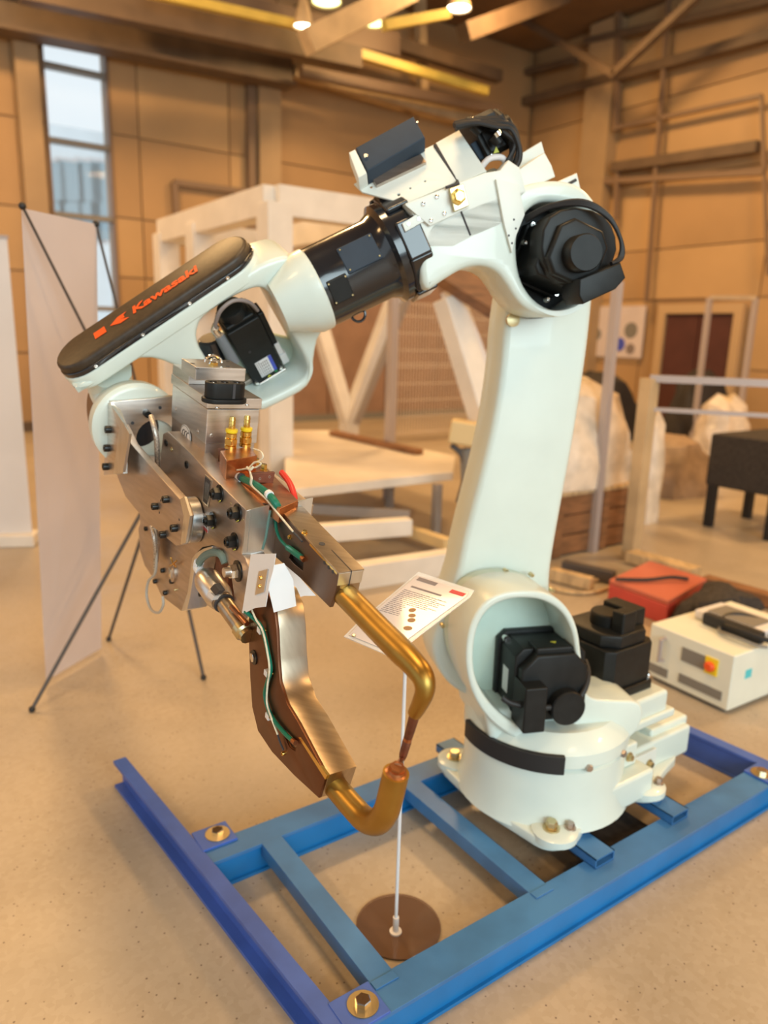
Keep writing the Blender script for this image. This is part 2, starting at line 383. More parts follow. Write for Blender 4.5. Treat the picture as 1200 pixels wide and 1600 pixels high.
# crane runway and roof steel
def thing(name, b, m, label, cat, group=None, **k): return obj(name, b, m, None, label, cat=cat, group=group, **k)
p0, p1 = FL.hit(-60, 6, .45), FL.hit(455, 112, .45)
cr = empty('crane_runway_beam', (p0 + p1) / 2, 'dark brown crane runway beam along the left wall above the window', 'beam')
b = B(); b.bar(p0, p1, .1, .40); obj('web', b, 'girder', cr, smooth=False)
b = B(); b.bar(p0 + Z * .22, p1 + Z * .22, .4, .05); b.bar(p0 - Z * .22, p1 - Z * .22, .4, .05); obj('flange', b, 'girder', cr, smooth=False)
obj('crane_rail', B().bar(p0 + Z * .32, p1 + Z * .32, .1, .12), mat('crane_rail_red', (.34, .13, .07), .5), cr, smooth=False)
p0, p1 = FL.hit(458, 110, .45), FL.hit(800, 205, .45)
thing('crane_runway_beam', B().bar(p0, p1, .2, .22), 'girderl', 'pale far stretch of crane runway beam running into the corner', 'beam', smooth=False)
def gb(name, a, bb, wd, ht, m, label, grp=None):
    return thing(name, B().bar(FL.hit(*a), FL.hit(*bb), wd, ht), m, label, 'beam', grp, smooth=False)
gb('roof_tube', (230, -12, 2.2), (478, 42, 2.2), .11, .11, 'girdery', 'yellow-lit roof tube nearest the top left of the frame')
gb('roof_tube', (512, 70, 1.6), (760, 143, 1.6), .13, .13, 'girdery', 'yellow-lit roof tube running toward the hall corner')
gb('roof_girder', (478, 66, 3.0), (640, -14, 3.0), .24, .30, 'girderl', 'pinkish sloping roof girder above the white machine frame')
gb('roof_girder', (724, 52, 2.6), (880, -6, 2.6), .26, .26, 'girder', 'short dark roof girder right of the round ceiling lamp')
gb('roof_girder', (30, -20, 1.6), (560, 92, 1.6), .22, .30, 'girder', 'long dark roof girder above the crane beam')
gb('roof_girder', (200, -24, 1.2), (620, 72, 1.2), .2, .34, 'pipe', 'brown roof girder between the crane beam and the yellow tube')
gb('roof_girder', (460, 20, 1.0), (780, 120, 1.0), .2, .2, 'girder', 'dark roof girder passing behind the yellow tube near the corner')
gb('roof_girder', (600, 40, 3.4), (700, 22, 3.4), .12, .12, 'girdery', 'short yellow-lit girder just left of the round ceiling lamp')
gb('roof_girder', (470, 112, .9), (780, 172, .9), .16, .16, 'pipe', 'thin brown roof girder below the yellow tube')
br = empty('truss_brace', FRW.hit(960, 115, .5), 'dark V-shaped truss brace in front of the right wall', 'brace')
obj('brace_bar', B().bar(FRW.hit(812, 28, 1.3), FRW.hit(962, 117, 1.3), .12, .12), 'girder', br, smooth=False)
obj('brace_bar', B().bar(FRW.hit(958, 117, 1.3), FRW.hit(1105, -20, 1.3), .12, .12), 'girder', br, smooth=False)
thing('hanger_post', B().bar(FL.hit(656, -10, .6), FL.hit(660, 150, .6), .16, .16), 'girderl', 'pale vertical hanger post below the roof near the corner', 'post', smooth=False)
def lamp(x, y, z, r, m, label):
    q = G(x, y, z); e = empty('ceiling_lamp', q, label, 'lamp')
    obj('reflector', B().lathe(q, Z, [(r, 0), (r * .95, .06), (r * .45, .3), (r * .3, .34)], 24, cap0=False), 'girderl', e)
    obj('bulb', B().lathe(q + Z * .02, Z, [(r * .9, 0), (r * .7, .05)], 24), m, e)
    obj('suspension_rod', B().cyl(q + Z * .3, Z * (7.5 - q.z) + q, .02, seg=8), 'girder', e)
lamp(717, 14, 6.6, .19, 'lampglow', 'round white glowing ceiling lamp above the robot')
lamp(510, 4, 6.3, .22, 'lampgreen', 'yellow-green glowing ceiling lamp at the top edge, left of centre')
lamp(474, 42, 5.6, .13, 'lampglow', 'small glowing lamp at the end of the yellow roof tube')
lamp(584, 38, 5.9, .17, 'lampgreen', 'small yellow-green lamp right of the sloping pinkish girder')
# building seen through the window
FO = Fr(FL.w(-20, 0, -24), F1, Z)
a0_ = FO.l(120, 250)[0]
ho = empty('building', FO.w(a0_ , 0), 'pale office building outside the tall window', 'building')
a0, a1 = FO.l(50, 250)[0] - 4, FO.l(185, 250)[0] + 3; zt = FO.l(120, 200)[1]
obj('facade_wall', B().bx(FO, a0, a1, -1, zt, -3, 0), 'facade', ho, smooth=False)
for x in (84, 112, 140, 160):
    for y in (285, 345):
        q = FO.l(x, y); f = obj('window', B().bx(FO, q[0] - .6, q[0] + .6, q[1] - .95, q[1] + .95, -.02, .05), 'panelw', ho, smooth=False)
        obj('pane', B().bx(FO, q[0] - .48, q[0] + .48, q[1] - .82, q[1] + .82, .05, .07), 'fglass', f, smooth=False)
# ================================================================ industrial robot
J1 = F1 * 1.825 - F2 * 1.51
ang = math.radians(13); Nr = V((math.sin(ang), -math.cos(ang), 0)); Ur = V((math.cos(ang), math.sin(ang), 0))
RF = Fr(J1, Ur, Z)
BF = Fr(J1, F1, -F2)         # plan frame of the base, n = up
rob = empty('industrial_robot', J1 + Z * .13, 'large white six-axis industrial robot with black motors on the blue frame', 'robot')
def lp(fr, pts, c=0): return fr.ls(pts, c)
# base
pl = []
out = [(-.33, -.25), (-.26, -.28), (-.19, -.27), (-.12, -.22), (.08, -.21), (.13, -.27), (.20, -.28), (.24, -.22), (.50, -.16), (.52, .14), (.24, .22), (.22, .27), (.14, .28), (.08, .22), (-.12, .23), (-.2, .28), (-.27, .28), (-.33, .24), (-.34, .16), (-.36, 0), (-.34, -.16)]
bp = slab('base_plate', BF, [chk(out, 2)], .13, .165, 'white', rob, bevel=.006)
for p_, q_ in ((-.265, -.225), (.165, -.225), (-.265, .225), (.17, .225)):
    obj('lug', B().lathe(BF.w(p_, q_, .15), Z, [(.07, 0), (.07, .02), (.055, .028)], 24), 'white', bp)
    obj('bolt', B().hexb(BF.w(p_ - .015, q_, .178), Z, .018, .022, .026), 'zinc', bp)
    obj('bolt', B().hexb(BF.w(p_ + .035, q_ - .03, .178), Z, .012, .016, .017), 'steeld', bp)
cx = -.09
obj('base_drum', B().lathe(BF.w(cx, 0, .15), Z, [(.285, 0), (.275, .03), (.262, .10), (.262, .19), (.25, .2)], 48), 'white', rob)
bb = B().bx(BF, .02, .50, -.17, .15, .15, .262)
bb.bx(BF, -.12, .16, -.262, -.1, .15, .25)
obj('connector_housing', bb, 'white', rob, bevel=.012)
b = B().bx(BF, .30, .515, -.145, .14, .15, .285); obj('terminal_box', b, 'white', rob, bevel=.012)
obj('cover_plate', B().bx(BF, .10, .28, -.185, -.165, .17, .245), 'white2', rob, bevel=.003)
obj('bracket', B().bx(BF, .06, .13, -.21, -.13, .25, .33), 'white', rob, bevel=.008)
for a, c_ in ((.085, .29), (.14, .2), (.24, .2)): obj('bolt', B().hexb(BF.w(a, -.212 if c_ > .28 else -.187, c_), F2, .011, .012, .016), 'zinc', rob)
# black stopper band, an arc standing off the drum
arc = [math.radians(a) for a in range(160, 240, 5)]
b = B().loft([[BF.w(cx + r * math.cos(t), r * math.sin(t), z) for r, z in ((.268, .350), (.285, .350), (.285, .41), (.268, .41))] for t in arc])
obj('stopper_band', b, 'rubber', rob, bevel=.003)
for t in (175, 215, 252, 285, 318):
    t = math.radians(t); d = BF.u * math.cos(t) + BF.v * math.sin(t)
    obj('seam_bolt', B().hexb(BF.w(cx, 0, .362) + d * .262, d, .012, .016), 'steeld', rob)
# turret
b = B().lathe(BF.w(cx, 0, .352), Z, [(.235, 0), (.268, .008), (.268, .05), (.25, .075), (.22, .10)], 48)
tur = obj('turret', b, 'white', rob)
obj('motor_pad', B().bx(BF, -.02, .335, -.17, .13, .352, .445), 'white', tur, bevel=.015)
obj('motor_pad_foot', B().bx(BF, -.02, .36, -.185, .13, .345, .375), 'white', tur, bevel=.008)
J2O = [(738, 1040), (741, 990), (757, 955), (783, 938), (815, 933), (850, 937), (878, 955), (894, 985), (900, 1025), (903, 1065), (908, 1095), (905, 1120), (890, 1135), (865, 1144), (835, 1143), (800, 1130), (770, 1105), (748, 1075)]
c2 = RF.l(823, 1040, .2)
inn = RF.ls(J2O, .2)
def grow(lp_, c, k): return [(c[0] + (a - c[0]) * (1 + k / math.hypot(a - c[0], b_ - c[1])), c[1] + (b_ - c[1]) * (1 + k / math.hypot(a - c[0], b_ - c[1]))) for a, b_ in lp_]
outr = chk(RF.ls([(727, 1040), (731, 985), (750, 946), (780, 927), (818, 922), (855, 925), (885, 945), (903, 978), (909, 1025), (912, 1060), (917, 1092), (960, 1096), (1003, 1096), (1006, 1125), (985, 1158), (930, 1172), (870, 1174), (810, 1158), (768, 1130), (740, 1090)], .205), 2); innr = chk(inn, 2)
hs = slab('shoulder_housing', RF, [outr, innr], .02, .205, 'white', tur, bevel=.009)
slab('housing_floor', RF, [chk(grow(inn, c2, .022), 2)], -.02, .03, 'inner', tur, bevel=.004)
slab('housing_rear_drum', RF, [chk(grow(inn, c2, -.012), 2)], -.19, -.022, 'white', tur, bevel=.008)
obj('neck', B().loft([[RF.w(c2[0] + a, z, s) for a, s in ((-.08 + k, -.15), (.20 + k, -.15), (.20 + k, .17), (-.08 + k, .17))] for k, z in ((.0, .375), (-.03, .50))]), 'white', tur, bevel=.02)
for a in range(20, 170, 24):
    t = math.radians(a); q = RF.w(c2[0] + .215 * math.cos(t), c2[1] + .235 * math.sin(t), .0)
    obj('housing_bolt', B().socket(q, Nr, .007, .02), 'zinc', hs)
# servo motor builder: square black body with end cap and connector
def motor(name, c, ax, up, half, ln, capr, parent, label=None, capoff=(0, 0), conn=None):
    f = Fr(c, V(up).cross(ax), up)        # n = ax
    f.n = V(ax).normalized()
    k = half * .22
    def sq(h, c_=k): return [(-h + c_, -h), (h - c_, -h), (h, -h + c_), (h, h - c_), (h - c_, h), (-h + c_, h), (-h, h - c_), (-h, -h + c_)]
    m = slab(name, f, [sq(half * 1.08)], 0, ln * .12, 'motor', parent, bevel=.004, label=label)
    slab('motor_body', f, [sq(half)], ln * .12, ln * .66, 'motor', m, bevel=.006)
    slab('encoder_housing', f, [sq(half * .93, half * .4)], ln * .66, ln * .84, 'motor', m, bevel=.008)
    obj('end_cap', B().lathe(f.w(capoff[0], capoff[1], ln * .83), ax, [(capr, 0), (capr, ln * .15), (capr * .93, ln * .17)], 28), 'motor', m)
    for i in (-1, 1):
        for j in (-1, 1): obj('motor_bolt', B().socket(f.w(i * half * .9, j * half * .9, ln * .12), ax, half * .09, half * .12), 'chrome', m)
    if conn:
        (a0, a1, b0, b1, s0, s1) = conn
        obj('connector_box', B().bx(f, a0, a1, b0, b1, s0, s1), 'motor', m, bevel=.006)
    return m, f
q = RF.hit(824, 1028, .0); a_, b_, _ = RF.loc(q)
m2, f2 = motor('shoulder_motor', RF.w(a_ - .005, b_ + .0, .03), Nr, Z, .115, .22, .055, rob, capoff=(.035, -.055), conn=(-.115, -.045, -.115, .03, .14, .235))
obj('motor_connector', B().bx(f2, -.06, .06, .07, .125, .10, .17), 'motor', m2, bevel=.008)
obj('warning_mark', B().prism([f2.w(.0, .126, .13), f2.w(.02, .126, .13), f2.w(.01, .126, .145)], f2.v * .0008), 'paint_y', m2, smooth=False)
obj('rating_label', B().bx(f2, -.1165, -.1155, -.05, .03, .06, .1), 'sticker', m2, smooth=False)
obj('motor_cable', B().tube(spl([RF.hit(*t) for t in ((785, 1090, .22), (800, 1099, .23), (835, 1105, .235), (870, 1104, .235), (897, 1097, .23), (913, 1078, .22), (919, 1052, .19), (914, 1032, .15))]), .009), 'rubber', m2)
m1, f1_ = motor('base_motor', BF.w(.185, .0, .445), Z, -F2, .118, .26, .06, rob)
obj('motor_connector', B().bx(f1_, -.05, .02, -.10, -.05, .20, .29), 'motor', m1, bevel=.008)
obj('motor_connector', B().bx(f1_, .04, .11, -.07, .06, .20, .275), 'motor', m1, bevel=.008)
# upper arm
AL = [(714, 905), (724, 850), (738, 795), (754, 735), (768, 675), (779, 615), (786, 560), (789, 510), (800, 440)]
AR = [(930, 440), (926, 490), (920, 545), (909, 620), (896, 700), (881, 780), (868, 850), (860, 905), (862, 950)]
al = RF.ls(AL, -.03); ar = RF.ls(AR, -.03)
low = [(c2[0] + .225 * math.cos(math.radians(t)), c2[1] + .235 * math.sin(math.radians(t))) for t in range(-20, -185, -20)]
top = [(RF.l(905, 360, -.03)), RF.l(870, 330, -.03), RF.l(835, 350, -.03)]
armo = al + [top[2], top[1], top[0]] + ar + low
slab('upper_arm', RF, [chk(armo, 2)], -.19, -.03, 'white', rob, bevel=.022)
grv = [(a + .03, b_) for a, b_ in al[1:8]] + [(a - .03, b_) for a, b_ in ar[1:8]]
arm2 = rob.children[-1]
for x, y in ((800, 500), (712, 930)):
    obj('grease_cap', B().lathe(RF.hit(x, y, -.03), Nr, [(.02, 0), (.02, .012), (.012, .014)], 16), 'paint_y' if x < 750 else 'zinc', arm2)
# elbow housing and neck
c3 = RF.l(880, 400, .16)
EO = [(655, 352), (700, 330), (760, 305), (810, 292), (850, 281), (895, 283), (925, 305), (945, 345), (950, 400), (940, 445), (920, 475), (895, 492), (862, 497), (828, 488), (806, 468), (790, 440), (775, 422), (752, 414), (725, 418), (695, 436), (658, 462)]
J3I = [(807, 400), (808, 365), (818, 335), (838, 317), (862, 314), (905, 322), (935, 345), (948, 395), (938, 440), (910, 470), (880, 486), (855, 483), (830, 465), (813, 437)]
fa = slab('elbow_casting', RF, [chk(RF.ls(EO, .15), 2), chk(RF.ls(J3I, .15), 2)], -.02, .155, 'white', rob, bevel=.016)
slab('elbow_floor', RF, [chk(grow(RF.ls(J3I, .15), c3, .02), 2)], -.028, .02, 'motor', fa, bevel=.003)
AX0, AX1 = RF.hit(485, 456, .02), RF.hit(645, 379, .02)
axd = (AX1 - AX0).normalized(); axl = (AX1 - AX0).length
obj('forearm_neck', B().lathe(AX1 - axd * .02, axd, [(.105, 0), (.103, .05), (.093, .12), (.09, .22), (.085, .30)], 36), 'white', fa)
m3, f3 = motor('elbow_motor', RF.w(*RF.l(915, 392, .30), .02), Nr, (Z + Ur * .35), .078, .29, .046, rob, capoff=(.0, -.005))
cb = [(906, 436), (970, 410), (978, 434), (962, 452), (912, 475), (905, 462)]
slab('connector_box', RF, [RF.ls(cb, .30)], .20, .30, 'motor', m3, bevel=.004)
slab('encoder_plate', RF, [chk(RF.ls([(850, 345), (885, 322), (940, 330), (962, 360), (965, 400), (940, 430), (905, 445), (865, 440), (845, 400)], .24), 1)], .16, .24, 'motor', m3, bevel=.006)
for x, y, s in ((818, 380, .12), (868, 440, .17), (853, 468, .15)): obj('motor_bolt', B().socket(RF.hit(x, y, s - .012), Nr, .008, .016), 'chrome', m3)
obj('warning_mark', B().prism([RF.hit(895, 459, .246), RF.hit(903, 458, .246), RF.hit(899, 447, .246)], Nr * .001), 'orange', m3, smooth=False)
for k in range(3):
    obj('motor_cable', B().tube(spl([RF.hit(822, 345 - k * 3, .14), RF.hit(860, 325 - k * 2, .2), RF.hit(910, 320 - k * 3, .25), RF.hit(950, 340 - k * 2, .27), RF.hit(970, 375, .28), RF.hit(968 + k * 2, 402, .28), RF.hit(955, 412, .29)]), .0055), 'rubber', m3)
# black forearm tube with collar
tb = obj('forearm_tube', B().lathe(AX0 - axd * .02, axd, [(.092, 0), (.107, .02), (.108, .06), (.108, axl * .70), (.118, axl * .77), (.134, axl * .80), (.134, axl * 1.0), (.105, axl * 1.02)], 56), 'black', rob)
TF = Fr(AX0, axd, Z)
for k, t in enumerate((62, 118, 5, -35, -80)):
    t = math.radians(t); d = TF.v * math.sin(t) + TF.n * math.cos(t); e = axd.cross(d)
    b = B().box(AX0 + axd * axl * .90 + d * .133, axd * axl * .10, e * .05, d * .007)
    obj('collar_lug', b, 'black', tb, bevel=.006)
for t, u0, u1, hw in ((18, .30, .62, .036), (-14, .10, .28, .032)):
    t = math.radians(t); d = TF.v * math.sin(t) + TF.n * math.cos(t); e = axd.cross(d)
    pa = obj('access_plate', B().box(AX0 + axd * axl * (u0 + u1) / 2 + d * .1035, axd * axl * (u1 - u0) / 2, e * hw, d * .006), 'bluegrey' if u0 > .2 else 'motor', tb, bevel=.003)
    for i in (-.85, .85):
        for j in (-.8, .8): obj('plate_screw', B().socket(AX0 + axd * axl * ((u0 + u1) / 2 + i * (u1 - u0) / 2) + e * hw * j + d * .109, d, .0025, .003), 'zinc', pa)
obj('lifting_eye', B().tube(spl([AX0 + axd * axl * .3 - TF.v * .105 + axd * (.02 * math.cos(a)) - TF.v * (.022 * math.sin(a)) for a in [math.pi * i / 6 for i in range(7)]], 2), .004, 8), 'black', tb)
# wrist casing
th = math.radians(27)
wb1, wb0 = RF.hit(343, 396, .02), RF.hit(126, 541, .02); wud = (wb1 - wb0).normalized()
m0 = (Z - wud * Z.dot(wud)).normalized(); n0 = wud.cross(m0)
mm = m0 * math.cos(th) + n0 * math.sin(th)
WF = Fr(wb1, wud, mm)         # n toward the camera
WO = [(452, 399), (470, 413), (490, 445), (505, 480), (515, 512), (498, 523), (491, 555), (489, 588), (478, 608), (445, 626), (405, 645), (370, 640), (330, 615), (295, 585), (262, 566), (228, 558), (198, 568), (168, 592), (138, 607), (108, 600), (98, 585), (130, 560), (200, 515), (300, 450), (390, 405), (425, 405)]
HO = [(322, 560), (309, 538), (307, 519), (313, 500), (330, 486), (360, 466), (395, 450), (411, 450), (423, 460), (444, 500), (479, 562), (482, 580), (474, 594), (440, 612), (402, 630), (370, 618), (340, 590)]
wo = chk([(a, min(b_, -.048)) for a, b_ in WF.ls(WO, .075)], 1); ho_ = chk(WF.ls(HO, .075), 2)
wc = slab('wrist_casing', WF, [wo, ho_], -.085, .08, 'white', rob, bevel=.014)
obj('wrist_collar', B().lathe(AX0 + axd * .022, -axd, [(.107, 0), (.111, .005), (.110, .035), (.07, .12)], 48), 'white', wc)
bk = WF.ls([(345, 560), (400, 540), (484, 560), (486, 596), (440, 618), (400, 632), (360, 610)], .075)
slab('casing_floor', WF, [bk], -.08, -.05, 'inner', wc, bevel=.003)
# belt cover (stadium) on the upper side of the wrist
CVt = 0.0
CF = Fr(wb1, wud, mm.cross(wud))
ca, cb_ = CF.l(126, 541, CVt), CF.l(343, 396, CVt)
vm = (ca[1] + cb_[1]) / 2; R_ = .077
def stad(r, r2=None):
    r2 = r2 or r
    return [(ca[0] + r * math.cos(math.radians(t)), vm + r * math.sin(math.radians(t))) for t in range(90, 271, 12)] + [(cb_[0] + r2 * math.cos(math.radians(t)), vm + r2 * math.sin(math.radians(t))) for t in range(-90, 91, 12)]
slab('casing_rim', CF, [stad(R_ + .006)], CVt - .075, CVt - .035, 'white', wc, bevel=.006)
cv = slab('belt_cover', CF, [stad(R_)], CVt - .032, CVt, 'cover', rob, bevel=.010)
slab('cover_flange', CF, [stad(R_ + .004)], CVt - .036, CVt - .022, 'black', cv, bevel=.003)
for x in (.02, .35, .68, .95):
    q = CF.w(ca[0] + (cb_[0] - ca[0]) * x, vm - (CF.v.dot(WF.n) > 0 and -1 or 1) * (R_ + .004), CVt - .028)
    obj('cover_screw', B().socket(q, WF.n, .0048, .004), 'chrome', cv)
tx = lambda s: ca[0] + (cb_[0] - ca[0]) * s
text('brand_lettering', 'Kawasaki', CF, tx(.60), vm, CVt + .0012, .053, 'orange', cv, bold=.0016, sx=1.02, shear=.15)
def poly(name, pts, m, c=CVt + .001, parent=cv): return obj(name, B().prism([CF.w(a, b_, c) for a, b_ in pts], CF.n * .0006), m, parent, smooth=False)
lx, sz = tx(.10), .044
poly('logo_mark', [(lx, vm - sz * .38), (lx + .034, vm - sz * .38), (lx + .034, vm + sz * .42), (lx, vm + sz * .42)], 'orange')
poly('logo_mark', [(lx + .048, vm), (lx + .075, vm + sz * .45), (lx + .102, vm + sz * .45), (lx + .078, vm + .002), (lx + .102, vm - sz * .45), (lx + .075, vm - sz * .45)], 'orange')
poly('logo_mark', [(lx + .078, vm + .002), (lx + .092, vm + .010), (lx + .092, vm - .006)], 'orange')
# wrist motor inside the casing
s0 = -.04; mf = .045
q1, q2, q3, q4 = [WF.l(x, y, mf) for x, y in ((349, 515), (405, 496), (460, 594), (407, 618))]
dm = (V(((q3[0] + q4[0]) / 2, (q3[1] + q4[1]) / 2)) - V(((q1[0] + q2[0]) / 2, (q1[1] + q2[1]) / 2))); ml = dm.length; dm.normalize()
mdown = WF.u * dm.x + WF.v * dm.y
MF = Fr(WF.w((q1[0] + q2[0]) / 2, (q1[1] + q2[1]) / 2, mf), mdown.cross(WF.n) * -1, -mdown)
mup = -mdown * .94 + WF.n * .30
hw = .5 * (V(q2) - V(q1)).length * .97
MF = Fr(MF.o, MF.u if MF.n.dot(WF.n) > 0 else -MF.u, mup); MF.o = MF.o + MF.n * .012
wm = obj('wrist_motor', B().bx(MF, -hw, hw, -ml, 0, -.09, 0), 'motor', rob, bevel=.005)
obj('encoder_housing', B().bx(MF, -hw * .9, hw * .85, 0, .014, -.085, -.008), 'motor', wm, bevel=.006)
obj('end_cap', B().lathe(MF.w(-hw * .1, .012, -.045), MF.v, [(.038, 0), (.038, .024), (.036, .028), (.03, .029)], 30), 'motor', wm)
obj('mounting_plate', B().bx(MF, -hw * 1.05, hw * 1.1, -ml - .012, -ml, -.095, .004), 'steel', wm, bevel=.004)
obj('side_connector', B().bx(MF, hw, hw + .018, -ml * .62, -.005, -.06, -.012), 'motor', wm, bevel=.004)
obj('cable_tie_mount', B().bx(MF, hw + .004, hw + .02, -ml * .78, -ml * .58, -.03, -.008), 'sticker', wm, bevel=.002)
obj('cable_tie_mount', B().bx(MF, hw + .004, hw + .026, -ml * .98, -ml * .80, -.03, -.008), 'sticker', wm, bevel=.002)
lb = obj('rating_label', B().bx(MF, -hw * .42, hw * .62, -ml * .93, -ml * .64, 0, .0008), 'sticker', wm, smooth=False)
obj('label_stripe', B().bx(MF, hw * .42, hw * .62, -ml * .93, -ml * .64, .0008, .0014), 'blueink', wm, smooth=False)
for i in range(6):
    a = -hw * .36 + i * hw * .12
    for j in range(9 if i < 2 else 5):
        z0 = -ml * (.915 - j * (.03 if i < 2 else .05)); obj('label_print', B().bx(MF, a, a + hw * .06, z0, z0 + ml * (.019 if i < 2 else .035), .0008, .0012), 'inkb', lb, smooth=False)
obj('warning_mark', B().prism([MF.w(-hw * .12, -ml * .985, .0006), MF.w(hw * .14, -ml * .985, .0006), MF.w(hw * .01, -ml * .945, .0006)], MF.n * .0006), 'paint_y', wm, smooth=False)
obj('green_mark', B().lathe(MF.w(hw * .50, -ml * .955, .0005), MF.n, [(.0045, 0), (.0045, .0006)], 6), mat('green_mark', (.03, .30, .10), .5), wm)
for a, b_ in ((-.85, .96), (.82, .95)): obj('motor_bolt', B().socket(MF.w(hw * a, -ml * b_, -.0), MF.n, .006, .007), 'chrome', wm)
obj('recess', B().lathe(MF.w(-hw * .35, -ml * .42, -.002), MF.n, [(.004, 0), (.004, .003), (.002, .003), (.002, .0005)], 12), 'ink', wm)
cp = [WF.hit(x, y, s) for x, y, s in ((402, 485, .04), (388, 472, .07), (365, 470, .08), (345, 485, .08), (337, 505, .06), (338, 512, .05))]
obj('encoder_cable', B().tube(spl(cp), .0055), 'slot', wm)
obj('encoder_cable', B().tube(spl([p + WF.n * .012 + WF.v * .006 for p in cp]), .005), mat('grey_cable', (.25, .21, .20), .4), wm)
obj('cable_elbow', B().tube(spl([WF.hit(338, 508, .055), WF.hit(335, 516, .055), WF.hit(341, 523, .055)], 4), .010), 'chrome', wm)
obj('conduit_fitting', B().cyl(WF.hit(342, 524, .05), WF.hit(366, 566, .05), .014, .016), mat('conduit_grey', (.16, .18, .20), .45), wm)
obj('gear_cover', B().lathe(WF.hit(333, 545, -.0), WF.v * 1 + WF.u * .3, [(.035, -.04), (.035, .03), (.028, .035)], 28), 'black', wm)
obj('black_bracket', B().bx(MF, -hw - .03, -hw, -ml * .97, -ml * .9, -.04, -.01), 'steeld', wm, bevel=.002)
# sheet metal cable covers on top of the forearm
tn = (Z * .62 + Nr * .78).normalized(); to = RF.hit(650, 265, .07)
TP = Fr(to, axd, tn.cross(axd))
if TP.n.dot(tn) < 0: TP = Fr(to, axd, axd.cross(tn))
t1 = TP.ls([(553, 287), (677, 226), (714, 283), (633, 318), (566, 300)])
cvr = slab('cable_cover', TP, [t1] + [circ(TP.l(x, y), r, 10) for x, y, r in ((580, 292, .0042), (607, 278, .004), (623, 304, .0042), (641, 294, .003), (664, 283, .003), (626, 269, .0025), (648, 258, .0025))], -.006, 0, 'white2', rob, bevel=.001)
slab('cable_cover', TP, [TP.ls([(681, 224), (717, 204), (760, 268), (717, 287)])], -.006, 0.002, 'white2', rob, bevel=.001)
obj('cover_interior', B().bx(TP, t1[0][0] + .07, t1[2][0] + .04, t1[3][1] + .012, t1[1][1] - .03, -.07, -.008), 'slot', cvr, smooth=False)
s2 = .155
side = slab('cover_side_plate', RF, [RF.ls([(633, 318), (758, 270), (782, 266), (795, 250), (812, 262), (822, 300), (800, 322), (785, 350), (738, 370), (708, 386), (655, 386), (640, 362), (655, 350)], s2)], s2 - .05, s2, 'white2', rob, bevel=.002)
slab('bracket', RF, [RF.ls([(633, 320), (718, 290), (734, 324), (672, 353)], s2 + .012)], s2, s2 + .012, 'white2', side, bevel=.001)
slab('bracket', RF, [RF.ls([(629, 349), (655, 332), (664, 345), (634, 362)], s2 + .012)], s2, s2 + .01, 'white2', side, bevel=.001)
for x, y in ((661, 319), (682, 308), (673, 345), (694, 334)): obj('button_screw', B().lathe(RF.hit(x, y, s2 + .012), Nr, [(.0065, 0), (.0055, .004), (.002, .005), (.002, .002)], 12), 'chrome', side)
for x, y in ((638, 350), (654, 342)): obj('button_screw', B().lathe(RF.hit(x, y, s2 + .01), Nr, [(.005, 0), (.004, .003)], 12), 'chrome', side)
obj('slot', B().tube([RF.hit(655, 366, s2), RF.hit(662, 380, s2)], .0035, 8), 'ink', side)
obj('seam', B().tube([RF.hit(679, 227, s2 * .3), RF.hit(714, 282, s2 * .75), RF.hit(716, 287, s2 + .002), RF.hit(697, 293, s2 + .012)], .004, 6), 'ink', side)
obj('seam', B().tube([RF.hit(720, 330, s2), RF.hit(735, 368, s2)], .0028, 6), 'ink', side)
obj('gland_block', B().prism([RF.hit(x, y, s2 + .014) for x, y in ((700, 296), (722, 288), (731, 322), (708, 332))], Nr * .012), 'zinc', side, bevel=.002)
obj('brass_gland', B().lathe(RF.hit(715, 308, s2 + .026), Nr, [(.02, 0), (.02, .008), (.013, .010), (.013, .02)], 6), 'brassf', side)
bx_ = slab('controller_box', TP, [TP.ls([(556, 230), (646, 181), (664, 214), (574, 267)], .05)], .0, .05, 'bluegrey', rob, bevel=.004)
slab('end_plate', TP, [TP.ls([(545, 238), (555, 233), (573, 270), (560, 278)], .045)], .0, .045, 'white2', bx_, bevel=.002)
obj('box_screw', B().lathe(TP.hit(572, 245, .05), TP.n, [(.007, 0), (.006, .005)], 14), 'chrome', bx_)
obj('box_screw', B().lathe(TP.hit(652, 192, .05), TP.n, [(.003, 0), (.003, .003)], 10), 'chrome', bx_)
obj('box_standoff', B().bx(TP, TP.l(560, 260)[0] + .01, TP.l(640, 220)[0], -.0, .03, -.03, .01), 'steeld', bx_)
# J4 motor and cable bundle behind the covers
m4_, f4 = motor('forearm_motor', RF.w(*RF.l(735, 225, .02), .02), axd, m0, .055, .12, .03, rob)
slab('motor_side', RF, [RF.ls([(735, 225), (768, 205), (785, 238), (750, 250)], .06)], 0.0, .06, 'bluegrey', m4_, bevel=.004)
obj('warning_mark', B().prism([RF.hit(771, 240, .075), RF.hit(780, 238, .075), RF.hit(775, 229, .075)], Nr * .001), 'paint_y', m4_, smooth=False)
pts = [(712, 196), (740, 190), (775, 184), (797, 192), (808, 215), (806, 240), (790, 262), (765, 282), (742, 293)]
for k in range(7):
    j = random.uniform
    cpt = [RF.hit(x + j(-5, 5) - (k % 3) * 4 * (i > 2), y + j(-4, 4) + k * 2.2 * (i > 1) * (i < 7), .06 + .012 * k) for i, (x, y) in enumerate(pts)]
    obj('cable', B().tube(spl(cpt, 7), .0065, 8), 'rubber', rob)
for x, y, s in ((778, 200, .1), (770, 212, .11), (788, 205, .08), (740, 196, .09)): obj('cable_plug', B().cyl(RF.hit(x, y, s), RF.hit(x + 10, y + 12, s), .014, .012), 'motor', rob)
obj('cable_plug_ring', B().cyl(RF.hit(776, 206, .14), RF.hit(780, 212, .14), .009, .009), 'chrome', rob)
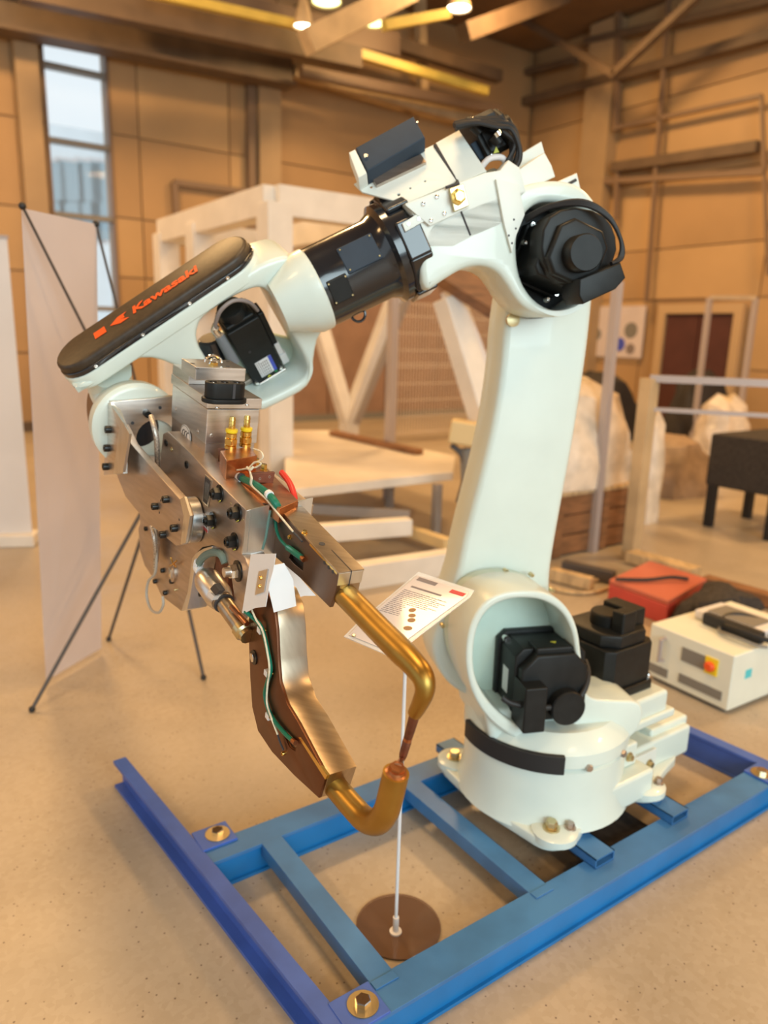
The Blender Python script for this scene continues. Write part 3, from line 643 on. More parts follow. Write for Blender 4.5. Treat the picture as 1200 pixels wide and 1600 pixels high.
slab('cable_channel', RF, [RF.ls([(798, 250), (846, 221), (851, 238), (812, 264)], .02)], -.02, .02, 'white2', rob, bevel=.002)
slab('cable_channel', RF, [RF.ls([(772, 290), (812, 264), (851, 238), (862, 258), (868, 276), (790, 312)], .10)], .02, .10, 'white2', rob, bevel=.003)
slab('mount_plate', RF, [RF.ls([(775, 280), (810, 288), (820, 335), (806, 370), (800, 395), (788, 350)], .165)], .155, .165, 'white2', rob, bevel=.001)
for x, y in ((803, 343), (806, 357), (795, 368), (800, 380)): obj('rivet', B().lathe(RF.hit(x, y, .165), Nr, [(.003, 0), (.002, .001)], 8), 'ink', rob)
slab('top_plate', RF, [RF.ls([(853, 292), (902, 270), (909, 300), (858, 304)], .1)], .0, .1, 'white2', rob, bevel=.004)
obj('top_slot', B().tube([RF.hit(880, 292, .102), RF.hit(900, 281, .102)], .004, 8), 'ink', rob)
obj('wiring_conduit', B().tube(spl([RF.hit(752, 262, .1), RF.hit(765, 248, .11), RF.hit(785, 247, .11), RF.hit(792, 262, .1)]), .008), 'panelw', rob)
# ================================================================ spot welding gun
_z = -ray(370, 760).normalized(); _x = (RT - _z * RT.dot(_z)).normalized(); _y = _z.cross(_x)
def _m(a, b_, c): return _x * a + _y * b_ + _z * c
E1 = _m(.37, -.33, .87).normalized(); E2 = _m(.075, .944, .32); E2 = (E2 - E1 * E1.dot(E2)).normalized(); E3 = -E1.cross(E2)
GO = P(385, 797, 1.42)
GF = Fr(GO, E1, E2)                                   # left faces, n = -E3
def GX(a): return Fr(GO + E1 * a, E3, E2)             # faces square to the gun's length, n = E1
def GY(b_): return Fr(GO + E2 * b_, E3, -E1)          # top faces, n = E2
gun = empty('spot_welding_gun', GO + E1 * -.3 - E2 * .3, 'brass-armed robotic spot welding gun with steel side plates hanging from the robot wrist', 'welding gun')
def gw(a, b_, c=0): return GF.w(a, b_, c)
# wrist flange (belongs to the robot)
wcn = GX(-.69).hit(213, 664)
b = B().lathe(wcn - E1 * .06, E1, [(.07, -.04), (.095, -.03), (.098, .0), (.113, .03), (.115, .05), (.115, .075), (.108, .082), (.098, .085)], 48)
fl = obj('wrist_flange', b, 'white', rob)
jn = WF.hit(160, 585, -.01)
obj('wrist_joint', B().tube(spl([jn + WF.u * .02 + WF.v * .0, WF.hit(175, 610, -.03), wcn - E1 * .05], 5), [.06] * 11), 'white', fl)
obj('wrist_joint_cover', B().lathe(WF.hit(158, 640, -.06), (E3 * -1), [(.06, -.03), (.06, .02), (.05, .028)], 28), mat('bronze_brown', (.16, .08, .04), .4), fl)
obj('tool_flange', B().lathe(wcn - E1 * .02, E1, [(.085, 0), (.085, .022), (.05, .024), (.05, .05)], 40), 'black', fl)
for k in range(14):
    t = 2 * math.pi * k / 14; obj('flange_bolt', B().socket(wcn - E1 * .016 + (E2 * math.cos(t) + E3 * math.sin(t)) * .098, E1, .0065, .010), 'chrome', fl)
# mounting plate, square to the gun's length, with round opening
fa_ = -.65
X = GX(fa_)
mo = [X.l(173, 628), X.l(268, 620), (X.l(268, 620)[0] + .06, X.l(268, 620)[1] - .004), (X.l(268, 620)[0] + .06, X.l(182, 740)[1]), X.l(182, 742)]
mp = slab('mounting_plate', X, [mo, circ(X.l(243, 685), .050, 32)], -.022, 0, 'steel', gun, bevel=.001)
for x, y in ((228, 645), (250, 637), (207, 661)):
    if x == 228: obj('bolt', B().socket(X.hit(x, y), E1, .009, .022), 'bolt', mp)
    else: obj('bolt_hole', B().lathe(X.hit(x, y), E1, [(.0045, 0), (.0045, .0006)], 14), 'ink', mp)
for x, y, r in ((240, 668, .040), (238, 690, .030)): obj('hub_ring', B().lathe(X.hit(x, y) - E1 * .05, E1, [(r, 0), (r, .012), (r - .006, .014)], 28), 'black', mp)
obj('hub_edge', B().tube([X.hit(x, y) - E1 * .03 for x, y in ((219, 684), (225, 690), (235, 692), (246, 689), (252, 682))], .0015, 6), 'chrome', mp)
# left clamp strip with three bolts and the cranked bracket arm
cS = .10
k0 = GF.l(167, 628, cS); k1 = GF.l(160, 740, cS)
clip = slab('clamp_strip', GF, [GF.ls([(167, 628), (181, 640), (190, 662), (192, 740), (162, 742)], cS)], cS - .012, cS, 'steel', gun, bevel=.001)
for x, y in ((173, 671), (171, 700), (169, 729)): obj('bolt', B().socket(GF.hit(x, y, cS), -E3, .0095, .014), 'bolt', clip)
obj('strip_bevel', B().prism([GF.hit(x, y, cS + .006) for x, y in ((174, 634), (192, 660), (202, 678), (192, 738), (177, 740), (186, 668))], E3 * .006), 'alu', clip, smooth=False)
CA = [(190, 663), (205, 694), (212, 702), (281, 780), (290, 806), (286, 832), (281, 851), (275, 853), (262, 842), (225, 812), (196, 776), (183, 744)]
arm = slab('bracket_arm', GF, [GF.ls(CA, .07)], .052, .07, 'steeld', gun, bevel=.0012)
for pts, m in ((((190, 662), (204, 657), (214, 690), (207, 696)), 'alu'), (((281, 779), (290, 806), (284, 850), (296, 846), (300, 806), (293, 779)), 'alu')):
    pass
obj('chamfer', B().prism([GF.hit(x, y, .0706) for x, y in ((281, 780), (288, 776), (297, 806), (290, 848), (282, 851), (287, 806))], E3 * .005), 'alu', arm, smooth=False)
for x, y in ((263, 780), (246, 791), (276, 825), (258, 835)): obj('bolt', B().socket(GF.hit(x, y, .07), -E3, .0082, .013), 'bolt', arm)
for x, y in ((251, 782), (249, 801), (280, 812)): obj('bolt_hole', B().lathe(GF.hit(x, y, .07), -E3, [(.0028, 0), (.0028, .0005)], 12), 'ink', arm)
hc = GF.l(290, 812, .026)
obj('pivot_spacer', B().lathe(gw(hc[0] + .0, hc[1] - .001, .003), -E3, [(.052, 0), (.052, .023), (.050, .024), (.050, .026), (.052, .027), (.052, .048)], 48), 'alu', gun)
# main side plates
DO = [(255, 678), (262, 674), (300, 710), (330, 744), (385, 797), (381, 830), (377, 864), (383, 872), (391, 895), (394, 930), (384, 948), (366, 932), (362, 905), (357, 882), (346, 858), (332, 852), (316, 855), (305, 866), (299, 886), (293, 925), (288, 948), (283, 955), (252, 931), (240, 905), (226, 884), (219, 862), (216, 826), (226, 800), (246, 760), (250, 720)]
side1 = slab('side_plate', GF, [GF.ls(DO)], -.046, 0, 'steeld', gun, bevel=.0015)
obj('front_edge', B().prism([GX(.0).hit(x, y) + E1 * .0008 for x, y in ((386, 798), (421, 789), (410, 866), (378, 866))], -E1 * .004), 'alu', side1, smooth=False)
obj('front_rib', B().prism([GX(.002).hit(x, y) for x, y in ((392, 866), (410, 862), (402, 905), (393, 930), (388, 900))], -E1 * .02), 'alu', side1, smooth=False)
obj('edge_line', B().tube([GX(.0005).hit(392, 797), GX(.0005).hit(386, 862)], .0007, 6), 'slot', side1)
side2 = slab('side_plate', GF, [[(a, b_ + .0) for a, b_ in GF.ls(DO)[2:7]] + [(-.15, -.10), (-.36, -.05)]], -.146, -.112, 'steeld', gun, bevel=.0015)
obj('front_edge', B().prism([GX(.0).hit(x, y) + E1 * .0008 for x, y in ((466, 784), (489, 778), (485, 806), (463, 806))], -E1 * .004), 'alu', side2, smooth=False)
core = obj('centre_block', B().bx(GF, -.34, -.03, -.10, .0, -.115, -.044), 'steel', gun, bevel=.001)
obj('inner_face', B().bx(GF, -.03, -.004, -.16, -.01, -.075, -.044), 'alu', core, bevel=.002)
obj('green_seal', B().tube([GX(.0).hit(422, 797), GX(.0).hit(415, 840), GX(.0).hit(410, 858)], .003, 8), mat('grey_green_tube', (.12, .22, .19), .4), core)
# nuts and bolts on the side plate
def nutbolt(x, y, r=.0125, par=side1):
    p = GF.hit(x, y, 0)
    n_ = obj('hex_bolt', B().hexb(p, -E3, r, .014, r * 1.38), 'bolt', par)
    obj('bolt_end', B().lathe(p - E3 * .014, -E3, [(r * .62, 0), (r * .62, .007), (r * .35, .0075), (r * .32, .003)], 16), 'bolt', n_)
    obj('paint_mark', B().tube([p - E3 * .003 + E1 * r * .2 - E2 * r * 1.32, p - E3 * .005 + E1 * r * 1.15 - E2 * r * .75], .0011, 6), 'paint_y', n_)
for x, y in ((344, 771), (372, 801), (333, 813), (367, 846)): nutbolt(x, y, .0135)
for x, y in ((260, 692), (292, 726)): obj('socket_bolt', B().lathe(GF.hit(x, y, 0), -E3, [(.009, 0), (.009, .003), (.0055, .003), (.0055, .0006)], 18), 'bolt', side1)
for x, y, r in ((268, 702, .006), (361, 787, .003), (380, 812, .002)): obj('bolt_hole', B().lathe(GF.hit(x, y, 0), -E3, [(r, 0), (r, .0008), (r * .8, .0008), (r * .8, -.0002)], 14), 'zinc', side1)
# plates and labels on the side plate
np_ = obj('name_plate', B().prism([GF.hit(x, y, .0015) for x, y in ((320, 741), (331, 751), (325, 792), (316, 784))], E3 * .0015), 'alu', side1, smooth=False)
obj('plate_field', B().prism([GF.hit(x, y, .002) for x, y in ((320.5, 744), (328.5, 752), (323, 789), (317, 783))], E3 * .0005), 'ink', np_, smooth=False)
for k in range(4):
    t = k / 4; obj('plate_print', B().prism([GF.hit(x, y, .0025) for x, y in ((321.5 + k * 1.6, 752 + k * 1.5), (322.1 + k * 1.6, 752.6 + k * 1.5), (319.6 + k * 1.5, 779 + k * 1.5), (319 + k * 1.5, 778.4 + k * 1.5))], E3 * .0004), 'slot', np_, smooth=False)
wl = obj('warning_label', B().prism([GF.hit(x, y, .0015) for x, y in ((317, 802), (326, 812), (324, 833), (314, 823))], E3 * .0012), 'sticker', side1, smooth=False)
obj('label_band', B().prism([GF.hit(x, y, .002) for x, y in ((314.6, 818.5), (324.3, 829), (323.8, 833), (314, 823))], E3 * .0004), 'redink', wl, smooth=False)
obj('hand_symbol', B().tube([GF.hit(x, y, .0022) for x, y in ((319, 808), (322, 814), (321, 821), (323, 824))], .0008, 6), 'ink', wl)
obj('hand_symbol', B().tube([GF.hit(x, y, .0022) for x, y in ((322, 808), (320, 813), (320, 819))], .0008, 6), 'ink', wl)
# small round cover low on the side plate, with bolts
pc = GF.hit(271, 893, 0)
pv = obj('pivot_cover', B().lathe(pc, -E3, [(.026, 0), (.026, .006), (.022, .007)], 28), 'steeld', side1)
obj('cover_edge', B().box(pc - E3 * .009 + E1 * .008, E1 * .007, E2 * .011, E3 * .003), 'chrome', pv, bevel=.001)
for x, y in ((256, 891), (270, 908), (260, 926), (244, 908), (277, 921)): obj('bolt', B().socket(GF.hit(x, y, 0), -E3, .0065 if x != 277 else .003, .008), 'bolt' if x != 277 else 'zinc', side1)
obj('brass_contact', B().tube([GF.hit(x, y, .012) for x, y in ((267, 871), (270, 880), (275, 886))], .002, 6), 'brassf', side1)
obj('brass_contact', B().tube([GF.hit(x, y, .012) for x, y in ((276, 876), (270, 882), (265, 884))], .002, 6), 'brassf', side1)
lowpl = slab('rear_plate', GF, [GF.ls([(218, 800), (235, 810), (243, 850), (240, 880), (228, 872), (220, 840)], .03)], .018, .03, 'steeld', gun, bevel=.001)
obj('bolt', B().socket(GF.hit(229, 826, .03), -E3, .006, .006), 'bolt', lowpl)
slab('notch_liner', GF, [GF.ls([(300, 872), (306, 864), (318, 857), (332, 853), (332, 857), (320, 861), (310, 869), (304, 884), (297, 930), (292, 952), (283, 955), (293, 925)], .003)], -.046, .003, 'alu', gun, bevel=.001)
# transformer
tc0 = -.03; tcw = tc0 - .125
bt = .117
tr = obj('transformer', B().bx(GF, -.565, -.318, .036, bt, tcw, tc0), 'steel', gun, bevel=.0015)
obj('transformer_base', B().bx(GF, -.565, -.322, -.02, .036, tcw + .004, tc0 - .002), 'steeld', tr, bevel=.001)
tp = obj('top_plate', B().bx(GF, -.570, -.314, bt + .002, bt + .026, tcw - .003, tc0 + .003), 'steel', tr, bevel=.0015)
obj('raised_block', B().bx(GF, -.570, -.45, bt + .026, bt + .05, tcw - .003, tc0 - .0), 'steel', tr, bevel=.0015)
Yb = GY(bt + .05)
yb0, yb1 = Yb.l(305, 594), Yb.l(367, 587)
blk = obj('hose_block', B().bx(Yb, yb0[0], yb1[0], yb0[1], yb0[1] + .10, .0, .030), 'steel', tr, bevel=.0015)
Yt = GY(bt + .08)
for x, y in ((308, 576), (301, 568), (356, 573), (356, 565)): obj('bolt_hole', B().lathe(Yt.hit(x, y), E2, [(.005, 0), (.005, .0006)], 14), 'ink', blk)
ey = Yt.hit(333, 570)
obj('eye_base', B().lathe(ey, E2, [(.012, 0), (.012, .006)], 6), 'brassf', blk)
obj('lifting_eye', B().tube([ey + E2 * (.006 + .016 * math.sin(t)) + E3 * .020 * math.cos(t) for t in [math.pi * i / 10 for i in range(11)]], .003, 8), 'chrome', blk)
obj('lifting_eye', B().tube([ey + E2 * (.003 + .012 * math.sin(t)) + (E3 * .8 - E1 * .6) * .016 * math.cos(t) for t in [math.pi * i / 10 for i in range(11)]], .0022, 8), 'chrome', blk)
# three-pin power connector
Yc = GY(bt + .026)
cc = Yc.l(350, 628); 
def stadium(c, hl, r, n=8): return [(c[0] - hl + r * math.cos(math.pi / 2 + math.pi * i / n), c[1] + r * math.sin(math.pi / 2 + math.pi * i / n)) for i in range(n + 1)] + [(c[0] + hl + r * math.cos(-math.pi / 2 + math.pi * i / n), c[1] + r * math.sin(-math.pi / 2 + math.pi * i / n)) for i in range(n + 1)]
con = slab('power_connector', Yc, [stadium(cc, .024, .026)], 0, .010, 'motor', tr, bevel=.0015)
pins = [circ((cc[0] + d, cc[1]), .0085, 16) for d in (-.027, -.001, .027)]
slab('connector_shell', Yc, [stadium(cc, .024, .0205)] + pins, .010, .044, 'motor', con, bevel=.0012)
for d in (-.027, -.001, .027): obj('contact_pin', B().lathe(Yc.w(cc[0] + d, cc[1], .010), E2, [(.0042, 0), (.0042, .030), (.003, .033)], 12), 'chrome', con)
obj('key_slot', B().bx(Yc, cc[0] + .010, cc[0] + .016, cc[1] - .0215, cc[1] - .0195, .012, .0445), 'ink', con)
for x, y in ((339, 638), (386, 634)): obj('screw', B().socket(Yc.hit(x, y), E2, .005, .002), 'chrome', tp)
Xt = GX(-.318)
for x, y in ((331, 681),): obj('screw', B().socket(Xt.hit(x, y), E1, .005, .0015), 'steeld', tr)
for x, y in ((275, 639), (309, 674)): obj('screw', B().socket(GF.hit(x, y, tc0), -E3, .005, .0015), 'steeld', tr)
st = obj('round_label', B().prism([GF.hit(290, 681, tc0) + E1 * .038 * math.cos(t) + E2 * .026 * math.sin(t) - E3 * .0008 for t in [2 * math.pi * i / 30 for i in range(30)]], E3 * .0006), 'sticker', tr)
sc_ = GF.l(290, 681, tc0)
ringo = [gw(sc_[0] + 0.035 * math.cos(t), sc_[1] + 0.024 * math.sin(t), tc0 + .001) for t in [2 * math.pi * i / 24 for i in range(25)]]
obj('label_ring', B().tube(ringo, .0006, 6), 'ink', st)
for k in range(3):
    cxx = sc_[0] - .010 + k * .015
    obj('label_letter', B().tube([gw(cxx + .011 * math.cos(t), sc_[1] + .013 * math.sin(t), tc0 + .0013) for t in [math.radians(a) for a in range(70, 291, 20)]], .0012, 6), 'ink', st)
# copper block with brass fittings
cb0 = GF.l(341, 700, -.055); 
Yk = GY(.045)
ck = [Yk.l(x, y) for x, y in ((344, 704), (390, 698), (402, 712), (354, 720))]
cop = obj('copper_block', B().prism([Yk.w(a, b_) for a, b_ in ck], -E2 * .045), 'copper', gun, bevel=.0015)
Yk2 = GY(.012)
cop2 = obj('copper_bar', B().prism([Yk2.hit(x, y) for x, y in ((366, 738), (412, 726), (466, 782), (437, 795))], -E2 * .03), 'copper', gun, bevel=.001)
slab('copper_cheek', GF, [GF.ls([(341, 700), (352, 700), (352, 752), (340, 742)], -.052)], -.058, -.052, 'copperd', cop, bevel=.001)
0 and obj('shadow_recess', B().prism([Yk2.hit(x, y) for x, y in ((345, 750), (372, 752), (380, 762), (352, 757))], -E2 * .004), 'rubber', cop)
for x, y in ((360, 700), (383, 697)):
    p = Yk.hit(x, y)
    f = obj('brass_fitting', B().lathe(p, E2, [(.0135, 0), (.0135, .006), (.011, .007), (.0135, .009), (.0135, .022), (.011, .023), (.0125, .025), (.0125, .034), (.008, .036), (.0075, .040)], 24), 'brassf', cop)
    obj('hex_nut', B().lathe(p + E2 * .010, E2, [(.0148, 0), (.0148, .010)], 6), 'brassf', f)
    obj('yellow_collar', B().lathe(p + E2 * .036, E2, [(.0125, 0), (.0135, .002), (.0135, .007), (.009, .0085)], 24), 'yellow', f)
    obj('hose_barb', B().lathe(p + E2 * .044, E2, [(.007, 0), (.0078, .003), (.0066, .010), (.0078, .011), (.0066, .018), (.0078, .019), (.006, .027), (.004, .027)], 18), 'brassf', f)
tb_ = obj('terminal', B().prism([GX(-.11).hit(x, y) for x, y in ((393, 740), (430, 738), (426, 756), (396, 753))], -E1 * .008), 'copperd', gun, bevel=.0008)
for x, y in ((406, 748), (421, 745)): obj('terminal_screw', B().lathe(GX(-.11).hit(x, y), E1, [(.003, 0), (.003, .001), (.0018, .001), (.0018, .0)], 12), 'steeld', tb_)
for x, y in ((412, 731), (400, 722)): obj('terminal_bolt', B().hexb(GY(.02).hit(x, y + 4), E2, .007, .012, .009), 'brassf', tb_)
# hoses and wires round the terminal
def wire(name, pts, r, m, par=gun, k=6, seg=10): return obj(name, B().tube(spl([GF.hit(x, y, c) for x, y, c in pts], k), r, seg), m, par)
wire('green_hose', [(372, 745, -.055), (382, 749, -.052), (400, 758, -.05), (420, 773, -.05), (430, 785, -.052), (436, 795, -.062), (440, 800, -.075)], .0075, 'green')
wire('hose_sleeve', [(366, 742, -.055), (373, 745, -.055), (378, 748, -.053)], .009, 'sticker')
wire('hose_band', [(376, 745, -.051), (378, 746, -.051)], .0088, 'ink')
wire('hose_band', [(419, 771, -.049), (422, 774, -.049)], .0088, 'sticker')
obj('red_hose', B().tube(spl([GX(-.12).hit(440, 738), GX(-.08).hit(452, 754), GX(-.05).hit(459, 772), GX(-.03).hit(462, 792)]), .0065, 12), 'red', gun)
cwp = [(349, 743, -.05), (358, 736, -.05), (375, 734, -.05), (388, 733, -.045), (392, 745, -.04), (392, 757, -.04), (403, 768, -.04), (415, 779, -.045), (428, 795, -.05), (442, 812, -.053), (456, 829, -.055)]
wire('tied_wire', cwp, .0018, 'cream', seg=6)
wire('tied_wire', [(x + 1.5, y + 1.2, c) for x, y, c in cwp[3:]], .0018, 'cream', seg=6)
wire('tied_wire', [(388, 733, -.045), (398, 722, -.05), (408, 724, -.055), (400, 730, -.05), (390, 731, -.045), (395, 725, -.05), (410, 716, -.06), (408, 706, -.06), (396, 701, -.06)], .0017, 'cream', seg=6)
wire('tied_wire', [(386, 730, -.04), (391, 734, -.04), (396, 729, -.045)], .0025, 'cream', seg=6)
wire('braided_cable', [(236, 650, .045), (241, 668, .045), (245, 690, .04), (246, 722, .03), (246, 745, .0)], .0065, 'braid')
wire('braided_cable', [(237, 822, .04), (241, 840, .04), (243, 865, .035), (242, 890, .03)], .0055, 'braid')
wire('cable_loop', [(241, 815, .035), (244, 850, .035), (243, 893, .03), (232, 908, .03), (229, 930, .03), (236, 952, .03), (248, 957, .03), (255, 945, .03), (254, 932, .03)], .0035, mat('pale_cable', (.45, .42, .36), .5))
# upper arm beam
cU = -.068
UA = [(421, 790), (437, 796), (529, 895), (524, 925), (515, 949), (470, 904), (430, 870), (417, 850)]
ub = GF.ls(UA, cU)
slot_ = GF.ls([(451, 872), (455, 861), (468, 866), (474, 878), (473, 892), (460, 882)], cU)
ua = slab('upper_arm_plate', GF, [ub, slot_], cU - .008, cU, 'armdark', gun, bevel=.0008)
YU = GF.ls([(437, 796), (529, 895)], cU)
obj('slot_shade_backing', B().prism([gw(a, b_, cU - .0085) for a, b_ in GF.ls([(446, 874), (452, 856), (472, 862), (479, 880), (475, 896), (458, 886)], cU)], E3 * .002), 'rubber', ua)  # dark backing added behind the slot in place of its shade
d_ = V(YU[1]) - V(YU[0]); L_ = d_.length; ud = (GF.u * d_.x + GF.v * d_.y).normalized(); un = ud.cross(GF.n) * -1
if un.dot(E2) < 0: un = -un
UF = Fr(gw(YU[0][0], YU[0][1], cU), ud, un)          # along the arm, n = -E3
obj('upper_arm_bar', B().bx(UF, -.012, L_, -.055, -.0, -.050, -.008), 'armmetal', ua, bevel=.002)
obj('bar_core', B().bx(UF, -.14, .0, -.07, -.004, -.046, -.006), 'copper', ua, bevel=.002)
obj('top_skin', B().bx(UF, -.004, L_ + .0005, -.003, .0012, -.052, .0004), 'armmetal', ua, bevel=.0006)
obj('end_face', B().bx(UF, L_ - .002, L_ + .0015, -.026, -.001, -.0505, -.001), 'alu', ua, bevel=.0005)
obj('clamp_slit', B().bx(UF, L_ * .70, L_ + .0022, -.03, .0018, -.026, -.0245), 'ink', ua)
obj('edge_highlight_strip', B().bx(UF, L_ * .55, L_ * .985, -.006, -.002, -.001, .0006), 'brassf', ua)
for t, c in ((.60, -.018),):
    obj('clamp_hole', B().lathe(UF.w(L_ * t, .0013, c), UF.v, [(.006, 0), (.006, .0006)], 16), 'ink', ua)
for k in range(3): obj('pin_hole', B().lathe(UF.w(L_ * (.80 + k * .065), -.008, .0005), UF.n, [(.0035, 0), (.0035, .0008)], 12), 'ink', ua)
obj('terminal_screw', B().hexb(UF.w(L_ * .42, .001, -.004), UF.v, .005, .005, .006), 'brassf', ua)
obj('terminal_screw', B().hexb(UF.w(L_ * .24, -.03, .0), UF.n, .004, .004, .005), 'brassf', ua)
wire('green_wire', [(430, 809, -.064), (432, 828, -.062), (438, 843, -.06), (448, 854, -.06), (455, 860, -.062)], .0032, 'greend')
wire('green_hose', [(450, 856, -.062), (460, 863, -.062), (472, 872, -.066)], .0062, 'green')
wire('hose_ferrule', [(471, 871, -.065), (475, 875, -.066)], .005, 'copper')
wire('tied_wire', [(456, 829, -.058), (465, 838, -.062), (472, 846, -.064)], .0022, 'ink')
# upper electrode holder
cT = -.092
def gt(pts, c): return [GF.hit(x, y, c) for x, y in pts]
up = spl(gt([(530, 920), (560, 950), (592, 983), (622, 1013), (643, 1034), (660, 1056), (664, 1077), (657, 1098), (648, 1115)], cT), 5)
n_ = len(up); rr = []
for i in range(n_):
    t = i / (n_ - 1); rr.append(.0215 if t < .42 else .0215 - (t - .42) * .0175)
ut = obj('upper_electrode_holder', B().tube(up, rr, 28), 'brass', gun)
obj('holder_collar', B().tube([up[0], up[0] + (up[1] - up[0]) * .6], .0225, 28), 'armmetal', ut)
tipa = gt([(649, 1113), (643, 1135), (636, 1158), (627, 1190)], cT)
d = (tipa[3] - tipa[0]); dl = d.length
obj('electrode_shank', B().lathe(tipa[0], d, [(.0088, -.005), (.0078, .03), (.0072, dl * .45), (.0066, dl * .5), (.0066, dl * .56), (.0074, dl * .58), (.0068, dl * .86), (.004, dl * .99)], 20), 'copperd', ut)
obj('shank_ring', B().lathe(tipa[0] + d * .50, d, [(.0072, 0), (.0072, .006)], 18), 'copper', ut)
obj('shank_ring', B().lathe(tipa[0] + d * .0, d, [(.0098, -.002), (.0098, .004)], 18), 'copper', ut)
# lower arm
cL = -.018
LO = [(388, 905), (404, 912), (418, 925), (428, 950), (432, 985), (434, 1030), (437, 1066), (448, 1100), (466, 1130), (509, 1212), (498, 1247), (460, 1212), (425, 1175), (403, 1142), (394, 1105), (391, 1060), (389, 1010), (389, 960)]
LO2 = GF.ls(LO, cL)
la = slab('lower_arm', GF, [LO2, GF.ls([(440, 1143), (447, 1141), (464, 1160), (461, 1174), (452, 1168)], cL)], cL - .006, cL, mat('lower_arm_brown', (.17, .075, .042), .38, 1, .15, 14, .04), gun, bevel=.0008)
slab('lower_arm_bar', GF, [LO2], cL - .062, cL - .006, 'armmetal', la, bevel=.001)
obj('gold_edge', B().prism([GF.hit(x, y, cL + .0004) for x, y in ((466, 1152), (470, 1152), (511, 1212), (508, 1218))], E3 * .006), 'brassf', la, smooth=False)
for x, y in ((397, 1027),):
    q = GF.hit(x, y, cL)
    nb = obj('hex_bolt', B().lathe(q, -E3, [(.015, 0), (.015, .002)], 20), 'bolt', la)
    obj('bolt_face', B().hexb(q - E3 * .002, -E3, .010, .004), 'chrome', nb)
wire('green_hose', [(383, 955, .01), (395, 965, -.005), (405, 975, -.008), (412, 990, -.012), (418, 1015, -.013), (423, 1045, -.013), (418, 1065, -.013), (414, 1085, -.013), (420, 1110, -.013), (430, 1128, -.013), (445, 1146, -.013), (458, 1158, -.013)], .0042, 'green', la)
wire('white_wire', [(392, 950, .0), (400, 968, -.003), (410, 985, -.008), (417, 1015, -.008), (421, 1045, -.008), (418, 1070, -.009), (417, 1098, -.009), (424, 1122, -.009), (434, 1148, -.010)], .0020, 'cream', la, seg=6)
wire('wire_tail', [(434, 1148, -.010), (437, 1158, -.012), (443, 1172, -.014)], .002, 'ink', la, seg=6)
for x, y in ((410, 984), (421, 1051), (423, 1118)):
    obj('wire_clip', B().bx(Fr(GF.hit(x, y, cL), E1, E2), -.007, .007, -.006, .006, 0, .009), 'sticker', la, bevel=.001)
    obj('clip_screw', B().socket(GF.hit(x + 4, y + 1, cL), -E3, .004, .008), 'brassf', la)
obj('clip_screw', B().socket(GF.hit(444, 1177, cL), -E3, .004, .005), 'brassf', la)
wire('hose_ferrule', [(457, 1157, -.013), (462, 1161, -.013)], .005, 'copper', la)
lo = gt([(508, 1210), (530, 1236), (555, 1265), (572, 1281), (590, 1284), (603, 1268), (610, 1245), (619, 1207)], -.048)
lt = obj('lower_electrode_holder', B().tube(spl(lo, 5), .0208, 28), 'brass', gun)
obj('holder_collar', B().tube([lo[0], lo[0] + (lo[1] - lo[0]) * .2], .022, 28), 'armmetal', lt)
te = lo[-1]; td = (lo[-1] - lo[-2]).normalized()
obj('tip_nut', B().lathe(te - td * .002, td, [(.0205, 0), (.014, .004), (.013, .008)], 24).lathe(te + td * .004, td, [(.0125, 0), (.0125, .008)], 6), 'copper', lt)
tq = gt([(627, 1190)], cT)[0]
obj('electrode_tip', B().lathe(te + td * .006, (tq - te), [(.0095, 0), (.0085, .012), (.004, max(.02, (tq - te).length - .006))], 18), 'copper', lt)
# actuator rod between the plates
ra, rb_ = gt([(322, 905), (352, 945)], .006); rd = (rb_ - ra).normalized()
rodA = GF.hit(318, 898, .008); rodB = GF.hit(388, 995, -.012); rv = (rodB - rodA); rl = rv.length
act = obj('actuator', B().lathe(rodA, rv, [(.012, -.01), (.026, .01), (.030, .025), (.030, rl * .36), (.024, rl * .44)], 32), 'steel', gun)
obj('actuator_barrel', B().lathe(rodA, rv, [(.020, rl * .40), (.0215, rl * .41), (.0215, rl * .46), (.0185, rl * .47), (.0185, rl * .86)], 32), 'armmetal', act)
obj('barrel_clip', B().lathe(rodA, rv, [(.0225, rl * .47), (.0225, rl * .49)], 28), 'ink', act)
obj('end_nut', B().lathe(rodA, rv, [(.022, rl * .86), (.022, rl * .93), (.017, rl * .95), (.017, rl * 1.0)], 12), 'zinc', act)
obj('tie_rod', B().cyl(GF.hit(362, 948, .004), GF.hit(386, 975, -.002), .0055), 'copper', act)
obj('actuator_label', B().prism([GF.hit(x, y, .042) for x, y in ((328, 920), (335, 912), (343, 923), (336, 930))], E3 * .012), 'ink', act, smooth=False)
obj('actuator_label', B().prism([GF.hit(x, y, .041) for x, y in ((325, 923), (335, 932), (331, 938), (323, 930))], E3 * .012), 'sticker', act, smooth=False)
wire('grey_green_hose', [(309, 888, .015), (313, 876, .015), (322, 867, .012), (335, 863, .008), (346, 867, .004), (352, 880, .0)], .0085, mat('hose_tape', (.15, .21, .18), .55))
wire('taped_end', [(313, 893, .015), (309, 886, .015), (311, 878, .015)], .011, 'sticker')
obj('copper_core', B().bx(GF, *sorted((GF.l(330, 880, -.03)[0], GF.l(352, 880, -.03)[0])), GF.l(340, 935, -.03)[1], GF.l(340, 872, -.03)[1], -.06, -.04), 'copperd', gun)
q = GF.hit(372, 892, -.0)
pb = obj('pivot_bolt', B().lathe(q, -E3, [(.022, -.004), (.022, .003), (.014, .004)], 28), 'bolt', gun)
obj('pivot_nut', B().hexb(q - E3 * .004 - E1 * .0, -E3, .0155, .014), 'chrome', pb)
obj('pivot_stud', B().lathe(q - E3 * .018, -E3, [(.010, 0), (.010, .012), (.006, .013)], 18), 'steel', pb)
